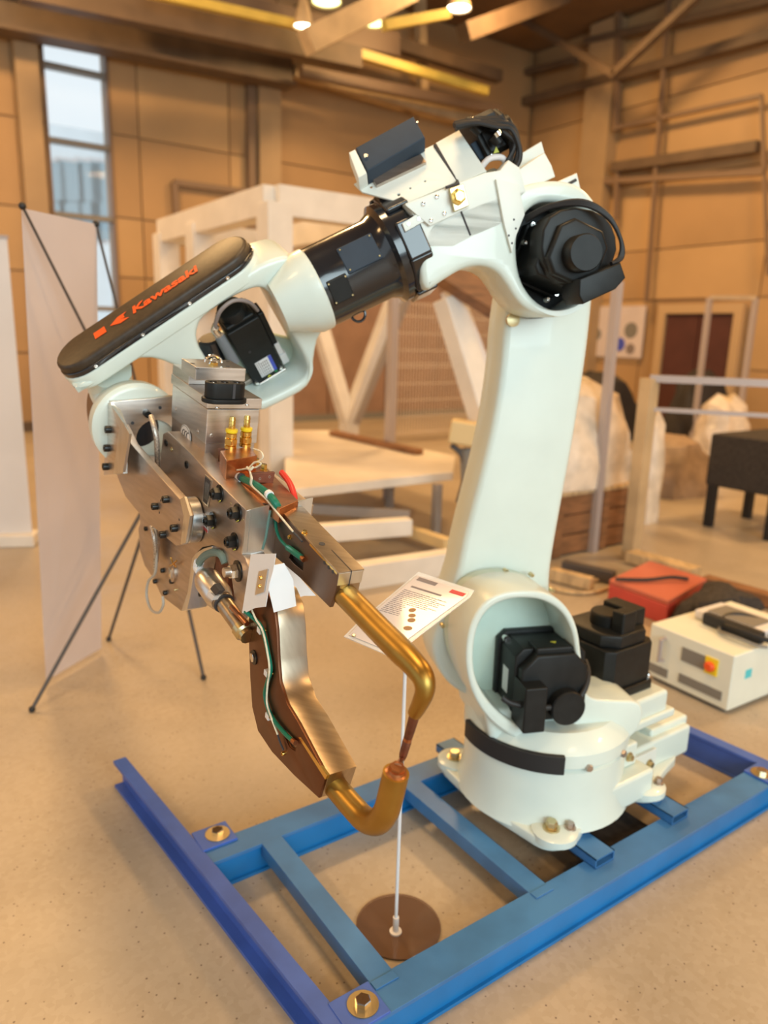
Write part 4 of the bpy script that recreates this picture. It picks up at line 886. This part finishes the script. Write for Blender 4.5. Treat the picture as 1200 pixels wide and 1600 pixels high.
for x, y in ((310, 900), (304, 922), (316, 928)): obj('bolt', B().socket(GF.hit(x, y, -.02), -E3, .006, .008), 'bolt' if x != 304 else 'zinc', gun)
slab('inner_plate', GF, [GF.ls([(300, 885), (330, 856), (365, 885), (385, 945), (370, 975), (330, 950), (300, 930)], -.055)], -.075, -.055, 'steeld', gun, bevel=.001)
# taped paper
def sheet(name, pts, c, bend, par=gun, d=E3):
    ps = [GF.hit(x, y, c + bend * k) for k, (x, y) in enumerate(pts)]
    return obj(name, B().prism(ps, E3 * .0008), 'paper', par, smooth=False)
pp = sheet('paper_flap', [(392, 866), (431, 865), (427, 890), (421, 912), (415, 948), (398, 950), (382, 958), (378, 958), (384, 920)], .010, 0)
obj('metal_tag', B().prism([GF.hit(x, y, .0125) for x, y in ((404, 893), (418, 889), (412, 925), (398, 930))], E3 * .0015), 'alu', pp, smooth=False)
for x, y in ((408, 903), (406, 916)): obj('tag_rivet', B().lathe(GF.hit(x, y, .0125), -E3, [(.004, 0), (.003, .003)], 12), 'brassf', pp)
X2 = GX(.14)
obj('paper_flap', B().prism([X2.hit(x, y) for x, y in ((424, 884), (444, 880), (458, 905), (463, 947), (428, 957), (420, 922))], -E1 * .0008), 'paper', gun, smooth=False)
X3 = GX(.0)
obj('paper_flap', B().prism([X3.hit(x, y) for x, y in ((440, 884), (452, 884), (494, 931), (476, 931), (461, 935))], -E1 * .0008), 'paper', gun, smooth=False)
# ================================================================ blue steel base frame
fr_ = empty('steel_base_frame', PQ(1.6, -1.5, 0), 'blue welded steel base frame lying on the floor under the robot', 'steel frame')
fr_.location = PQ(1.6, -1.5, 0)
FZ = .1
def pb_(b, p0, p1, q0, q1, z0, z1): return b.box(PQ((p0 + p1) / 2, (q0 + q1) / 2, (z0 + z1) / 2), F1 * abs(p1 - p0) / 2, F2 * abs(q1 - q0) / 2, Z * abs(z1 - z0) / 2)
def channel(name, a, bq, wd, side, m1, m2, z=FZ):
    "C channel from point a to b (plan), web set back from the open side"
    d = (bq - a); t = d.normalized(); n = t.cross(Z) * side; c = (a + bq) / 2
    top = obj(name, B().box(c + Z * (z - .006), d / 2, n * wd / 2, Z * .006), m1, fr_, bevel=.001)
    obj('bottom_flange', B().box(c + Z * .005, d / 2, n * wd / 2, Z * .005), m2, top, bevel=.001)
    obj('web', B().box(c + n * (wd / 2 - (.018 if wd > .06 else .038)) + Z * (z - .012) / 2, d / 2, n * .008, Z * (z - .012) / 2), m2, top)
    if wd > .06: obj('inner_web', B().box(c - n * (wd / 2 - .006) + Z * (z - .012) / 2, d / 2, n * .005, Z * (z - .012) / 2), m2, top)
    return top
channel('front_beam', PQ(.70, -1.148), PQ(2.56, -1.148), .098, 1, 'blue', 'bluev')
channel('back_beam', PQ(.67, -1.825), PQ(2.52, -1.825), .09, 1, 'blue', 'bluev')
channel('left_rail', PQ(.600, -2.46), PQ(.725, -.9), .045, 1, 'blued', 'blued', .105)
channel('right_rail', PQ(2.50, -2.3), PQ(2.60, -.9), .05, -1, 'blued', 'blued', .105)
for p, w_ in ((.865, .066), (1.40, .066)):
    obj('cross_bar', pb_(B(), p - w_ / 2, p + w_ / 2, -1.785, -1.19, .055, .101), 'blue', fr_, bevel=.001)
    obj('cross_bar_weld', pb_(B(), p - w_ / 2, p + w_ / 2, -1.19, -1.165, .1, .1035), 'blue', fr_, bevel=.001)
for p in (1.64, 2.01):
    b = B(); q0, q1, h, t = -1.90, -1.155, .03, .004
    pb_(b, p - .042, p + .042, q0, q1, .101, .101 + t); pb_(b, p - .042, p + .042, q0, q1, .131 - t, .131)
    pb_(b, p - .042, p - .038, q0, q1, .101, .131); pb_(b, p + .038, p + .042, q0, q1, .101, .131)
    obj('support_tube', b, 'blue', fr_, smooth=False)
obj('sump_plate', pb_(B(), 1.69, 1.96, -1.78, -1.2, .05, .056), 'foam', fr_)
for x, y in ((567, 1572), (340, 1305), (1190, 1210)):
    q = G(x, y, .104); e = obj('anchor_tab', B().box(q + F1 * (-.01 if x < 1000 else .02), F1 * .055, F2 * .048, Z * .004), 'blued', fr_, bevel=.002)
    obj('washer', B().lathe(q + Z * .004, Z, [(.037, 0), (.037, .003)], 28), 'zinc', e)
    obj('anchor_bolt', B().hexb(q + Z * .007, Z, .019, .014), 'chrome', e)
# ================================================================ information sign on a stand
sb = G(618, 1457, .004)
sg = empty('information_sign', V((sb.x, sb.y, 0)), 'clear sign holder with printed sheet on thin white pole and round brown base', 'sign')
obj('base_disc', B().lathe(V((sb.x, sb.y + .02, 0)) + F1 * .01, Z, [(.116, 0), (.118, .002), (.118, .006)], 56), 'disc', sg)
sh = .73
obj('pole', B().cyl(sb, sb + Z * .95, .0048, seg=14), mat('pole_white', (.66, .66, .68), .35), sg)
obj('pole_socket', B().lathe(sb, Z, [(.017, 0), (.017, .006), (.0085, .008), (.0085, .05)], 20), 'panelw', sg)
d0 = (P(632, 1000, 1) - EYE); ps_ = EYE + d0 * ((sb.y - EYE.y) / d0.y)
# card plane through the pole head, tilted back like a lectern
cpt = V((sb.x, sb.y, ps_.z))
dm_ = {}
pl_ = [P(537, 994, 1.60), P(608, 1024, 1.56), P(741, 922, 1.68), P(654, 893, 1.73)]
cu_ = (pl_[1] - pl_[0]) + (pl_[2] - pl_[3]); cv_ = (pl_[3] - pl_[0]) + (pl_[2] - pl_[1])
SF = Fr(sum(pl_, V()) / 4, cu_, cv_)
if SF.n.dot(EYE - SF.o) < 0: SF = Fr(SF.o, -SF.u, SF.v)
def sp(pts, c=0): return [SF.hit(x, y, c) for x, y in pts]
cardpx = [(537, 994), (556, 975), (654, 893), (741, 922), (735, 932), (612, 1026)]
hd = obj('acrylic_holder', B().prism(sp(cardpx, -.002), -SF.n * .004), 'clear', sg, bevel=.0006)
obj('printed_sheet', B().prism(sp([(545, 992), (560, 976), (652, 899), (733, 925), (728, 932), (610, 1018)], .0005), -SF.n * .001), 'acryl', sg, smooth=False)
A_, Bb, Cc, Dd = (560, 976), (652, 899), (733, 925), (640, 998)
def bil(s, t): return (A_[0] * (1 - s) * (1 - t) + Dd[0] * s * (1 - t) + Bb[0] * (1 - s) * t + Cc[0] * s * t, A_[1] * (1 - s) * (1 - t) + Dd[1] * s * (1 - t) + Bb[1] * (1 - s) * t + Cc[1] * s * t)
def mark(s0, s1, t0, t1, m, nm='print'):
    return obj(nm, B().prism(sp([bil(s0, t0), bil(s1, t0), bil(s1, t1), bil(s0, t1)], .0012), -SF.n * .0005), m, sg, smooth=False)
mark(.06, .42, .93, .985, 'inkb', 'sheet_heading'); mark(.72, .99, .90, .96, 'redink', 'sheet_heading'); mark(.10, .68, .80, .825, 'inkb', 'sheet_title')
random.seed(3)
for i in range(15):
    t = .73 - i * .03; e = .92 - random.random() * .25 if i < 8 else .42 - random.random() * .06
    s = .05
    while s < e:
        l = .03 + random.random() * .07; mark(s, min(e, s + l), t, t + .0075, 'inkb', 'text_line'); s += l + .014
mk = mat('print_brown', (.36, .19, .08), .6)
for s0, s1, t0, t1 in ((.46, .58, .42, .50), (.55, .68, .34, .41), (.62, .76, .26, .34), (.70, .86, .12, .20)):
    cxy = [bil((s0 + s1) / 2 + .5 * (s1 - s0) * math.cos(a), (t0 + t1) / 2 + .5 * (t1 - t0) * math.sin(a)) for a in [2 * math.pi * i / 9 for i in range(9)]]
    obj('printed_picture', B().prism(sp(cxy, .0012), -SF.n * .0005), mk, sg, smooth=False)
for x, y in ((553, 993),): obj('stand_off', B().lathe(SF.hit(x, y, .002), SF.n, [(.004, 0), (.003, .002)], 12), 'zinc', sg)
# ================================================================ background objects
def Vt(base, x, y):
    "point on pixel ray in the upright plane through base that faces the camera"
    n = V((base.x, base.y, 0)).normalized(); r = ray(x, y); return EYE + r * ((base - EYE).dot(n) / r.dot(n))
def up_bar(b, base, h, r): return b.box(base + Z * h / 2, F1 * r, F2 * r, Z * h / 2)
# X-stand banner seen from behind
bl, brr, tr_, tl_ = G(72, 1063, .03), G(158, 1012, .03), G(150, 350, 2.0), G(33, 325, 2.0)
xb = empty('x_stand_banner', V((-1.5, 3.3, 0)), 'tall pale pink banner on a dark X-shaped stand at the left, seen from behind', 'banner')
nb = (brr - bl).cross(tl_ - bl).normalized()
obj('banner_sheet', B().prism([bl, brr, tr_, tl_], nb * .003), 'banner', xb, smooth=False)
hub = G(250, 748, .92)
for q in (G(50, 1108, .012), G(170, 998, .012), G(318, 1058, .012)):
    o = obj('stand_foot_rod', B().cyl(hub, q, .009, .008, 10), 'darkpole', xb); obj('rubber_foot', B().ball(q, .014), 'rubber', o)
for q in (G(35, 322, 2.0), G(150, 350, 2.0)):
    o = obj('stand_arm_rod', B().cyl(hub, q, .0065, .005, 10), 'darkpole', xb); obj('end_clip', B().ball(q, .013), 'rubber', o)
obj('stand_hub', B().lathe(hub - Z * .04, Z, [(.03, 0), (.03, .08)], 16), 'darkpole', xb)
# roll-up display at the far left
rb0 = G(52, 850, 0); rt = Vt(rb0, 30, 372); dd = V((-.98, -.2, 0)).normalized()
ru = empty('roll_up_display', rb0 + dd * .45, 'white roll-up display cut by the left edge of the frame', 'banner')
obj('display_sheet', B().box(rb0 + dd * .45 + Z * (rt.z / 2 + .03), dd * .45, dd.cross(Z) * .004, Z * (rt.z / 2 - .03)), 'panelw', ru, smooth=False)
obj('base_housing', B().box(rb0 + dd * .45 + Z * .045, dd * .48, dd.cross(Z) * .09, Z * .045), 'fwhite', ru, bevel=.01)
obj('top_rail', B().box(rb0 + dd * .45 + Z * rt.z, dd * .46, dd.cross(Z) * .012, Z * .012), 'polew', ru, bevel=.002)
# white machine frame
c0 = G(432, 800, 0); ht = Vt(c0, 392, 312).z
mf_ = empty('machine_frame', c0, 'large white box-section machine frame behind the forearm', 'frame')
e1_ = G(192, 356, ht); e2_ = G(604, 343, ht)
vL = F2 * -1 * (e1_ - c0).dot(-F2); vR = F1 * (V((e2_.x, e2_.y, 0)) - c0).dot(F1)
print('machine frame', ht, vL.length, vR.length)
vL = vL.normalized() * min(3.2, vL.length); vR = F1 * vR.length
S = .115
for q in (c0, c0 + vL, c0 + vL * .62): obj('post', up_bar(B(), q, ht - .02, S), 'fwhite', mf_, bevel=.006)
for q in (c0 + vR, c0 + vR + vL): obj('slim_post', up_bar(B(), q, ht - .02, .04), 'polew', mf_)
for a, b_, z in ((c0, c0 + vL, 0), (c0, c0 + vR, 0), (c0 + vL, c0 + vL + vR, 0), (c0 + vR, c0 + vR + vL, 0), (c0, c0 + vL, -.72), (c0 + vL, c0 + vL + vR, -.5)):
    obj('beam', B().bar(a + Z * (ht + z), b_ + Z * (ht + z), .2, .24), 'fwhite', mf_, bevel=.006)
for a, b_ in ((c0 + vL * .62, c0 + vL),): obj('brace', B().bar(a + Z * (ht - .9), b_ + Z * .2, .1, .1), 'fwhite', mf_, bevel=.004)
# V-shaped trestle behind the table
tb0 = G(545, 690, 0)
vt = empty('v_trestle', tb0, 'white V-shaped trestle standing behind the white table', 'trestle')
vb = Vt(tb0, 545, 662); 
obj('foot_post', B().bar(tb0, vb, .22, .22, F1), 'fwhite', vt, bevel=.005)
obj('strut', B().bar(vb, Vt(tb0, 488, 470), .20, .2, F2), 'fwhite', vt, bevel=.005)
obj('strut', B().bar(vb, Vt(tb0, 628, 440), .22, .2, F2), 'fwhite', vt, bevel=.005)
obj('strut_edge', B().bar(vb + Z * .02 - F2 * -.12 + F1 * .06, Vt(tb0, 640, 440) + F2 * .12, .10, .06, F2), 'legw', vt)
# white work table
lg = G(680, 842, 0); zt = Vt(lg, 675, 742).z
tab = empty('work_table', lg, 'large white-topped work table on grey legs behind the gun', 'table')
tz = zt
tc_ = [G(708, 737, tz), G(445, 766, tz), G(445, 672, tz), G(520, 672, tz), G(712, 712, tz)]
obj('table_top', B().prism(tc_, -Z * .07), 'tablet', tab, bevel=.004)
for q in (lg, G(468, 838, 0), G(608, 800, 0)): obj('leg', B().bar(V((q.x, q.y, 0)), V((q.x, q.y, tz - .07)), .06, .06, F1), 'legw', tab)
obj('lower_rail', B().bar(G(470, 835, .25), G(640, 822, .25), .10, .12), 'fwhite', tab, bevel=.004)
obj('lower_rail', B().bar(G(430, 790, .25), G(640, 805, .25), .06, .08), 'legw', tab, bevel=.004)
obj('object_tray', B().bar(G(520, 676, tz + .03), G(655, 706, tz + .03), .10, .05), 'wood', tab, bevel=.004)
# low dolly on the floor
thing('floor_beam', B().bar(G(520, 905, .08), G(712, 876, .08), .12, .16), 'fwhite', 'white steel beam lying low in front of the white table', 'beam', bevel=.004)
thing('floor_beam', B().bar(G(570, 805, .12), G(700, 850, .12), .08, .08), 'beamy', 'cream beam lying under the right end of the white table', 'beam', bevel=.004)
# stacked dark goods left of the banner foot etc.
# partition along the foot of the left wall
pt_ = empty('partition', FL.w(-3.2, 0, .3), 'brown panelled partition along the foot of the far left wall', 'partition')
for i in range(5):
    obj('partition_panel', B().bx(FL, -6.5 + i * 1.32, -6.5 + i * 1.32 + 1.29, .05, 2.75, .28, .34), 'partition', pt_, smooth=False)
obj('partition_rail', B().bx(FL, -6.5, .1, .0, .12, .25, .37), 'slot', pt_, smooth=False)
# wire mesh fence between the two grey posts
fb = G(925, 862, 0); fa2 = G(618, 692, 0); fh = Vt(fb, 968, 440).z
print('fence', fh, (fb - fa2).length)
mfn = empty('mesh_fence', fa2 + F1 * 1.0, 'wire mesh fence panel seen left of the robot arm beyond the table', 'fence')
fd = (fb - fa2); fdn = F1.normalized(); fl_ = 2.1; fe = fa2 + fdn * fl_; fnn = fdn.cross(Z)
thing('fence_post', B().bar(fb, fb + Z * fh, .06, .06, F1), 'polew', 'tall grey fence post right of the robot arm in front of the crate', 'post')
for q, h in ((fe, 2.2), (fa2 - fdn * .06, 2.2)): obj('post', B().bar(V((q.x, q.y, 0)), V((q.x, q.y, h)), .06, .06, F1), 'polew', mfn)
nw = int(fl_ / .055); wr0 = None
for i in range(nw):
    q = fa2 + fdn * (i * .055)
    if wr0 is None:
        wr0 = obj('wire', B().bar(V((q.x, q.y, .1)), V((q.x, q.y, 2.1)), .009, .009, F1), 'wire', mfn, smooth=False)
    else:
        o = wr0.copy(); COL.objects.link(o); o.location = wr0.location + (q - fa2)
for z in (.15, .4, .65, .9, 1.15, 1.2, 1.4, 1.65, 1.9, 2.08): obj('cross_wire', B().bar(V((fa2.x, fa2.y, z)), V((fe.x, fe.y, z)), .011, .011), 'wire', mfn, smooth=False)
# slanting white beams and a dark channel behind the arm
wb = G(775, 860, 0)
sl = empty('leaning_frame', wb, 'cream slanting stand with a dark cross bar just left of the robot arm', 'frame')
obj('slanting_leg', B().bar(Vt(wb, 700, 465), Vt(wb, 757, 655), .17, .17, F2), 'fwhite', sl, bevel=.01)
obj('slanting_leg', B().bar(Vt(wb, 757, 640), Vt(wb, 790, 850), .17, .17, F2), 'fwhite', sl, bevel=.01)
obj('dark_channel', B().bar(Vt(wb, 672, 428) + F2 * .15, Vt(wb, 775, 492) + F2 * .15, .15, .15, F2), 'wood', sl, bevel=.004)
obj('white_panel', B().bar(Vt(wb, 725, 452) - F2 * .15, Vt(wb, 780, 600) - F2 * .15, .18, .04, F2), 'panelw', sl, bevel=.004)
cbm = empty('clamp_machine', Vt(wb, 730, 700) - Z * .0, 'cream clamp head with hanging dark cable beside the work table', 'machine')
cbm.location = G(735, 865, 0)
q = G(735, 865, 0)
obj('stand_column', B().bar(q, Vt(q, 728, 700), .07, .07, F1), 'slot', cbm, bevel=.004)
obj('clamp_head', B().bar(Vt(q, 703, 672), Vt(q, 752, 680), .2, .17), 'beamy', cbm, bevel=.02)
obj('hanging_cable', B().tube(spl([Vt(q, 705, 695), Vt(q, 722, 712), Vt(q, 726, 745), Vt(q, 716, 785)]), .022, 10), 'darkpole', cbm)
# crate and film wrapped goods behind the fence
def lump(name, base, sx, sy, h, m, label, cat, seed, grp=None, parent=None, z0=0, amp=.12):
    rnd = random.Random(seed); b = B(); n = 22; loops = []
    ph = [rnd.uniform(0, 6.28) for _ in range(6)]
    for k in range(9):
        t = k / 8; taper = 1 - .35 * t ** 2 if k < 8 else .35; lp_ = []
        for i in range(n):
            a = 2 * math.pi * i / n
            cxx, cyy = math.cos(a), math.sin(a); p_ = 4 if k < 6 else 2.5
            r = (abs(cxx) ** p_ + abs(cyy) ** p_) ** (-1 / p_)
            r *= taper * (1 + amp * math.sin(3 * a + ph[0] + t * 4) * .5 + amp * math.sin(7 * a + ph[1] - t * 6) * .4 + rnd.uniform(-amp, amp) * .35)
            lp_.append(base + F1 * (cxx * r * sx) + F2 * (cyy * r * sy) + Z * (z0 + h * (t if k < 8 else 1.0) + (amp * .3 * math.sin(2 * a + ph[2]) * h * t)))
        loops.append(lp_)
    b.loft(loops)
    if parent: return obj(name, b, m, parent)
    return obj(name, b, m, None, label, cat=cat, group=grp)
cr_ = G(925, 868, 0) - F2 * .46 + F1 * .10
crt = empty('wooden_crate', V((cr_.x, cr_.y, 0)), 'brown wooden crate standing right of the robot arm under wrapped goods', 'crate')
ch = .50
for s in (1, -1):
    for k in range(3):
        obj('plank', B().box(cr_ + F2 * .36 * s + Z * (.09 + k * .155), F1 * .5, F2 * .012, Z * .072), 'wood', crt, bevel=.003)
        obj('plank', B().box(cr_ + F1 * .5 * s + Z * (.09 + k * .155), F1 * .012, F2 * .34, Z * .072), 'wood', crt, bevel=.003)
obj('lid', B().box(cr_ + Z * (ch - .012), F1 * .52, F2 * .38, Z * .015), 'woodl', crt, bevel=.003)
obj('crate_body', B().box(cr_ + Z * .25, F1 * .485, F2 * .345, Z * .235), 'foam', crt)
for s in (-.42, .1, .42): obj('batten', B().box(cr_ + F1 * s + F2 * .38 + Z * .24, F1 * .04, F2 * .012, Z * .23), 'wood', crt, bevel=.002)
lump('wrapped_goods', cr_, .60, .38, .80, 'film', 'large bundle in clear film on top of the brown crate', 'bundle', 3, z0=ch + .005)
g2 = G(1075, 775, 0) - F2 * .3
lump('wrapped_goods', g2, .45, .4, .62, 'cardb', 'brown film-wrapped bundle on the floor behind the gate frame', 'bundle', 5)
g3 = G(1030, 820, 0) - F2 * .2
lump('wrapped_goods', g3, .14, .14, 1.0, 'film', 'narrow upright film-wrapped roll just right of the gate post', 'bundle', 8)
g4 = G(1140, 740, 0) - F2 * .2
lump('wrapped_goods', g4, .34, .3, .95, 'film', 'crumpled clear film bundle beside the black cart', 'bundle', 9, amp=.2)
g5 = G(1130, 705, 0) - F2 * .7 + F1 * .3
lump('covered_machine', g5, .55, .4, 1.15, 'foam', 'dark brown covered machine behind the film bundles', 'machine', 12, amp=.2)
g6 = G(990, 690, 0) - F2 * .6 - F1 * .35
lump('scrap_pile', g6, .9, .5, 1.05, 'foam', 'heap of dark parts below the pinkish notice board', 'pile', 15, amp=.25)
g7 = G(905, 720, 0)
lump('wrapped_goods', g7, .3, .3, .95, 'film', 'pale bundle half hidden behind the right edge of the robot arm', 'bundle', 17)
# black cart at the right edge
ct = G(1192, 850, 0)
ca_ = empty('cart', V((ct.x, ct.y, 0)), 'black cart on short legs cut by the right edge', 'cart')
w0 = Vt(ct, 1192, 780).z; w1 = Vt(ct, 1175, 690).z
obj('cart_body', B().box(ct + F1 * .62 - F2 * .3 + Z * (w0 + w1) / 2, F1 * .5, F2 * .36, Z * (w1 - w0) / 2), 'foam', ca_, bevel=.02)
for a, b_ in ((.16, -.04), (.16, -.6), (.8, 0), (.8, -.6)): obj('leg', B().bar(ct + F1 * a + F2 * b_, ct + F1 * a + F2 * b_ + Z * (w0 + .02), .07, .07, F1), 'rubber', ca_)
# gate frames of grey posts
pb0, pb1 = G(985, 872, 0), G(1260, 900, 0); gh = Vt(pb0, 1037, 592).z
gt_ = empty('gate_frame', pb0, 'low grey post-and-rail gate frame in front of the wrapped goods', 'gate')
obj('post', B().bar(pb0, pb0 + Z * gh, .10, .10, F1), 'girderl', gt_, bevel=.003)
obj('post_edge', B().bar(pb0 + F1 * .07, pb0 + F1 * .07 + Z * gh, .035, .05, F1), 'polew', gt_)
rr_ = Vt(pb0, 1230, 616); obj('top_rail', B().bar(pb0 + Z * gh, V((rr_.x, rr_.y, gh)), .06, .05), 'polew', gt_)
obj('second_rail', B().bar(pb0 + Z * (gh - .22), V((rr_.x, rr_.y, gh - .22)), .03, .03), 'polew', gt_)
qa, qb = G(1080, 700, 0), G(1148, 705, 0)
gp = empty('portal_frame', qa, 'tall narrow grey portal frame in front of the maroon door', 'frame')
ha = Vt(qa, 1102, 465).z
obj('post', B().bar(qa, qa + Z * ha, .07, .07, F1), 'polew', gp); obj('post', B().bar(qb, qb + Z * ha, .07, .07, F1), 'polew', gp)
obj('top_bar', B().bar(qa + Z * ha, qb + Z * ha, .07, .06), 'girderl', gp)
# notice board on the right wall
n0_, n1_ = FRW.l(903, 480), FRW.l(1003, 560)
nbp = empty('notice_board', FRW.w((n0_[0] + n1_[0]) / 2, n1_[1], .1), 'pinkish notice board with dark round pictures on the far wall', 'notice board')
obj('board', B().bx(FRW, n0_[0], n1_[0], n1_[1], n0_[1], .01, .05), 'banner', nbp, smooth=False)
for x, y, r, m in ((932, 522, .12, 'slot'), (986, 516, .15, 'slot'), (968, 538, .13, 'blueink'), (985, 545, .1, 'inkb')): obj('picture', B().lathe(FRW.hit(x, y, .05), FRW.n, [(r, 0), (r, .01)], 20), m, nbp)
# red box and timber on the floor
def gbox(name, pts, h, m, label, cat, bevel=.005, z=0):
    return thing(name, B().prism([G(x, y, z) for x, y in pts], Z * h), m, label, cat, bevel=bevel)
r0, r1, r2 = G(948, 942, 0), G(1040, 978, 0), G(1100, 940, 0)
rbx = empty('red_box', r0, 'low red metal box on the floor beside the white controller', 'box')
rh = Vt(r0, 955, 905).z * .8
obj('box_body', B().prism([r0, r1, r2, r0 + (r2 - r1)], Z * rh), 'redbox', rbx, bevel=.01)
obj('box_lid', B().prism([p + Z * rh for p in (r0, r1, r2, r0 + (r2 - r1))], Z * .03), mat('lid_salmon', (.50, .13, .08), .5), rbx, bevel=.008)
for i, (x0, y0, x1, y1, w_, m, lb_) in enumerate(((880, 884, 960, 902, .07, 'darkpole', 'dark pipe lying on the floor behind the robot base'), (862, 896, 925, 912, .07, 'woodl', 'short pale plank on the floor left of the red box'),
        (985, 868, 1088, 896, .14, 'woodl', 'pale timber beam on the floor below the gate post'), (1100, 908, 1230, 945, .10, 'wood', 'brown timber beam running out of the frame behind the dark cloth'))):
    thing('timber' if m != 'darkpole' else 'pipe', B().bar(G(x0, y0, .05), G(x1, y1, .05), w_, .08), m, lb_, 'timber' if m != 'darkpole' else 'pipe', bevel=.004)
for i, (y, lb_) in enumerate(((908, 'upper pale hose curving on the floor behind the robot base'), (926, 'lower pale hose curving on the floor behind the robot base'))):
    pts = [G(850, y - 10, .015), G(890, y, .015), G(930, y - 1, .015), G(960, y - 12, .015)]
    thing('hose', B().tube(spl(pts), .013, 10), 'woodl', lb_, 'hose')
thing('cable', B().tube(spl([G(962, 905, rh + .05), G(1010, 906, rh + .05), G(1050, 902, rh + .06), G(1075, 905, rh + .05)]), .012, 10), 'rubber', 'black cable lying across the red box', 'cable')
# white controller with teach pendant
k0_, k1_, k2_ = G(1008, 1052, .02), G(1136, 1112, .02), G(1215, 1080, .02)
k1h = Vt(k1_, 1141, 1024).z - .02
# make the footprint square to the frame axes
ux = (k1_ - k0_); ux.z = 0; uxn = ux.normalized(); uyn = V((-uxn.y, uxn.x, 0)); wy = max(.5, (k2_ - k1_).dot(uyn) + .25)
KF = Fr(k0_, uxn, Z)          # front face, n toward the camera
ctl = empty('robot_controller', V((k0_.x, k0_.y, 0)), 'white robot controller cabinet on the floor with red switch and cables on top', 'controller')
L1 = ux.length
obj('cabinet_body', B().bx(KF, 0, L1, 0, k1h, -wy, 0), 'cab', ctl, bevel=.008)
obj('plinth', B().bx(KF, .03, L1 - .03, -.02, 0, -wy + .03, -.03), 'slot', ctl)
obj('control_field', B().bx(KF, L1 * .42, L1 * .80, k1h * .55, k1h * .80, 0, .004), 'slot', ctl)
obj('red_switch', B().lathe(KF.w(L1 * .76, k1h * .66, .004), KF.n, [(.024, 0), (.024, .012), (.016, .02)], 20), 'orange', ctl)
obj('switch_plate', B().bx(KF, L1 * .70, L1 * .84, k1h * .52, k1h * .82, .0, .006), 'yellow', ctl, smooth=False, label='yellow plate behind the switch')
obj('vent_slot', B().bx(KF, L1 * .42, L1 * .92, k1h * .14, k1h * .30, 0, .004), 'slot', ctl)
obj('vent_slot', B().bx(KF, L1 * .04, L1 * .28, k1h * .10, k1h * .26, 0, .004), 'slot', ctl)
obj('handle', B().tube([KF.w(L1 * .2, k1h * .82, 0), KF.w(L1 * .2, k1h * .82, .03), KF.w(L1 * .2, k1h * .4, .03), KF.w(L1 * .2, k1h * .4, 0)], .01, 8), 'polew', ctl)
KS = Fr(KF.w(L1, 0, 0), uyn, Z)
obj('cyan_sticker', B().bx(KS, .10, .15, k1h * .50, k1h * .66, 0, .001), 'cyan', ctl, smooth=False)
tpz = k1h + .002
pn = KF.w(L1 * .52, tpz, -wy * .55)
pend = empty('teach_pendant', pn, 'white and black teach pendant lying on the controller cabinet', 'pendant')
obj('housing', B().box(pn + Z * .022, uxn * .17, uyn * .11, Z * .022), 'panelw', pend, bevel=.01)
obj('screen', B().box(pn + Z * .046, uxn * .12, uyn * .075, Z * .002), 'slot', pend)
obj('hand_grip', B().box(pn + Z * .03 - uyn * .13 + uxn * .05, uxn * .15, uyn * .022, Z * .03), 'rubber', pend, bevel=.012)
for i, (r, off, lb_) in enumerate(((.13, .03, 'thin cable loop nearest the front edge of the controller top'), (.16, .10, 'wider black cable loop at the rear of the controller top'))):
    c_ = KF.w(L1 * .80, tpz + .012, -.20 - off)
    thing('cable_loop', B().tube([c_ + uxn * r * math.cos(a) + uyn * r * .75 * math.sin(a) + Z * .008 * math.sin(3 * a) + Z * (.008 + .02 * i) for a in [2 * math.pi * k / 30 for k in range(29)]], .007 if i == 0 else .012, 8), 'slot' if i == 0 else 'rubber', lb_, 'cable')
g8 = G(1180, 1000, 0) - F2 * .22
lump('dark_cloth_pile', V((g8.x, g8.y, 0)), .26, .18, .24, 'foam', 'dark brown cloth pile behind the controller at the right edge', 'cloth', 21, amp=.25)
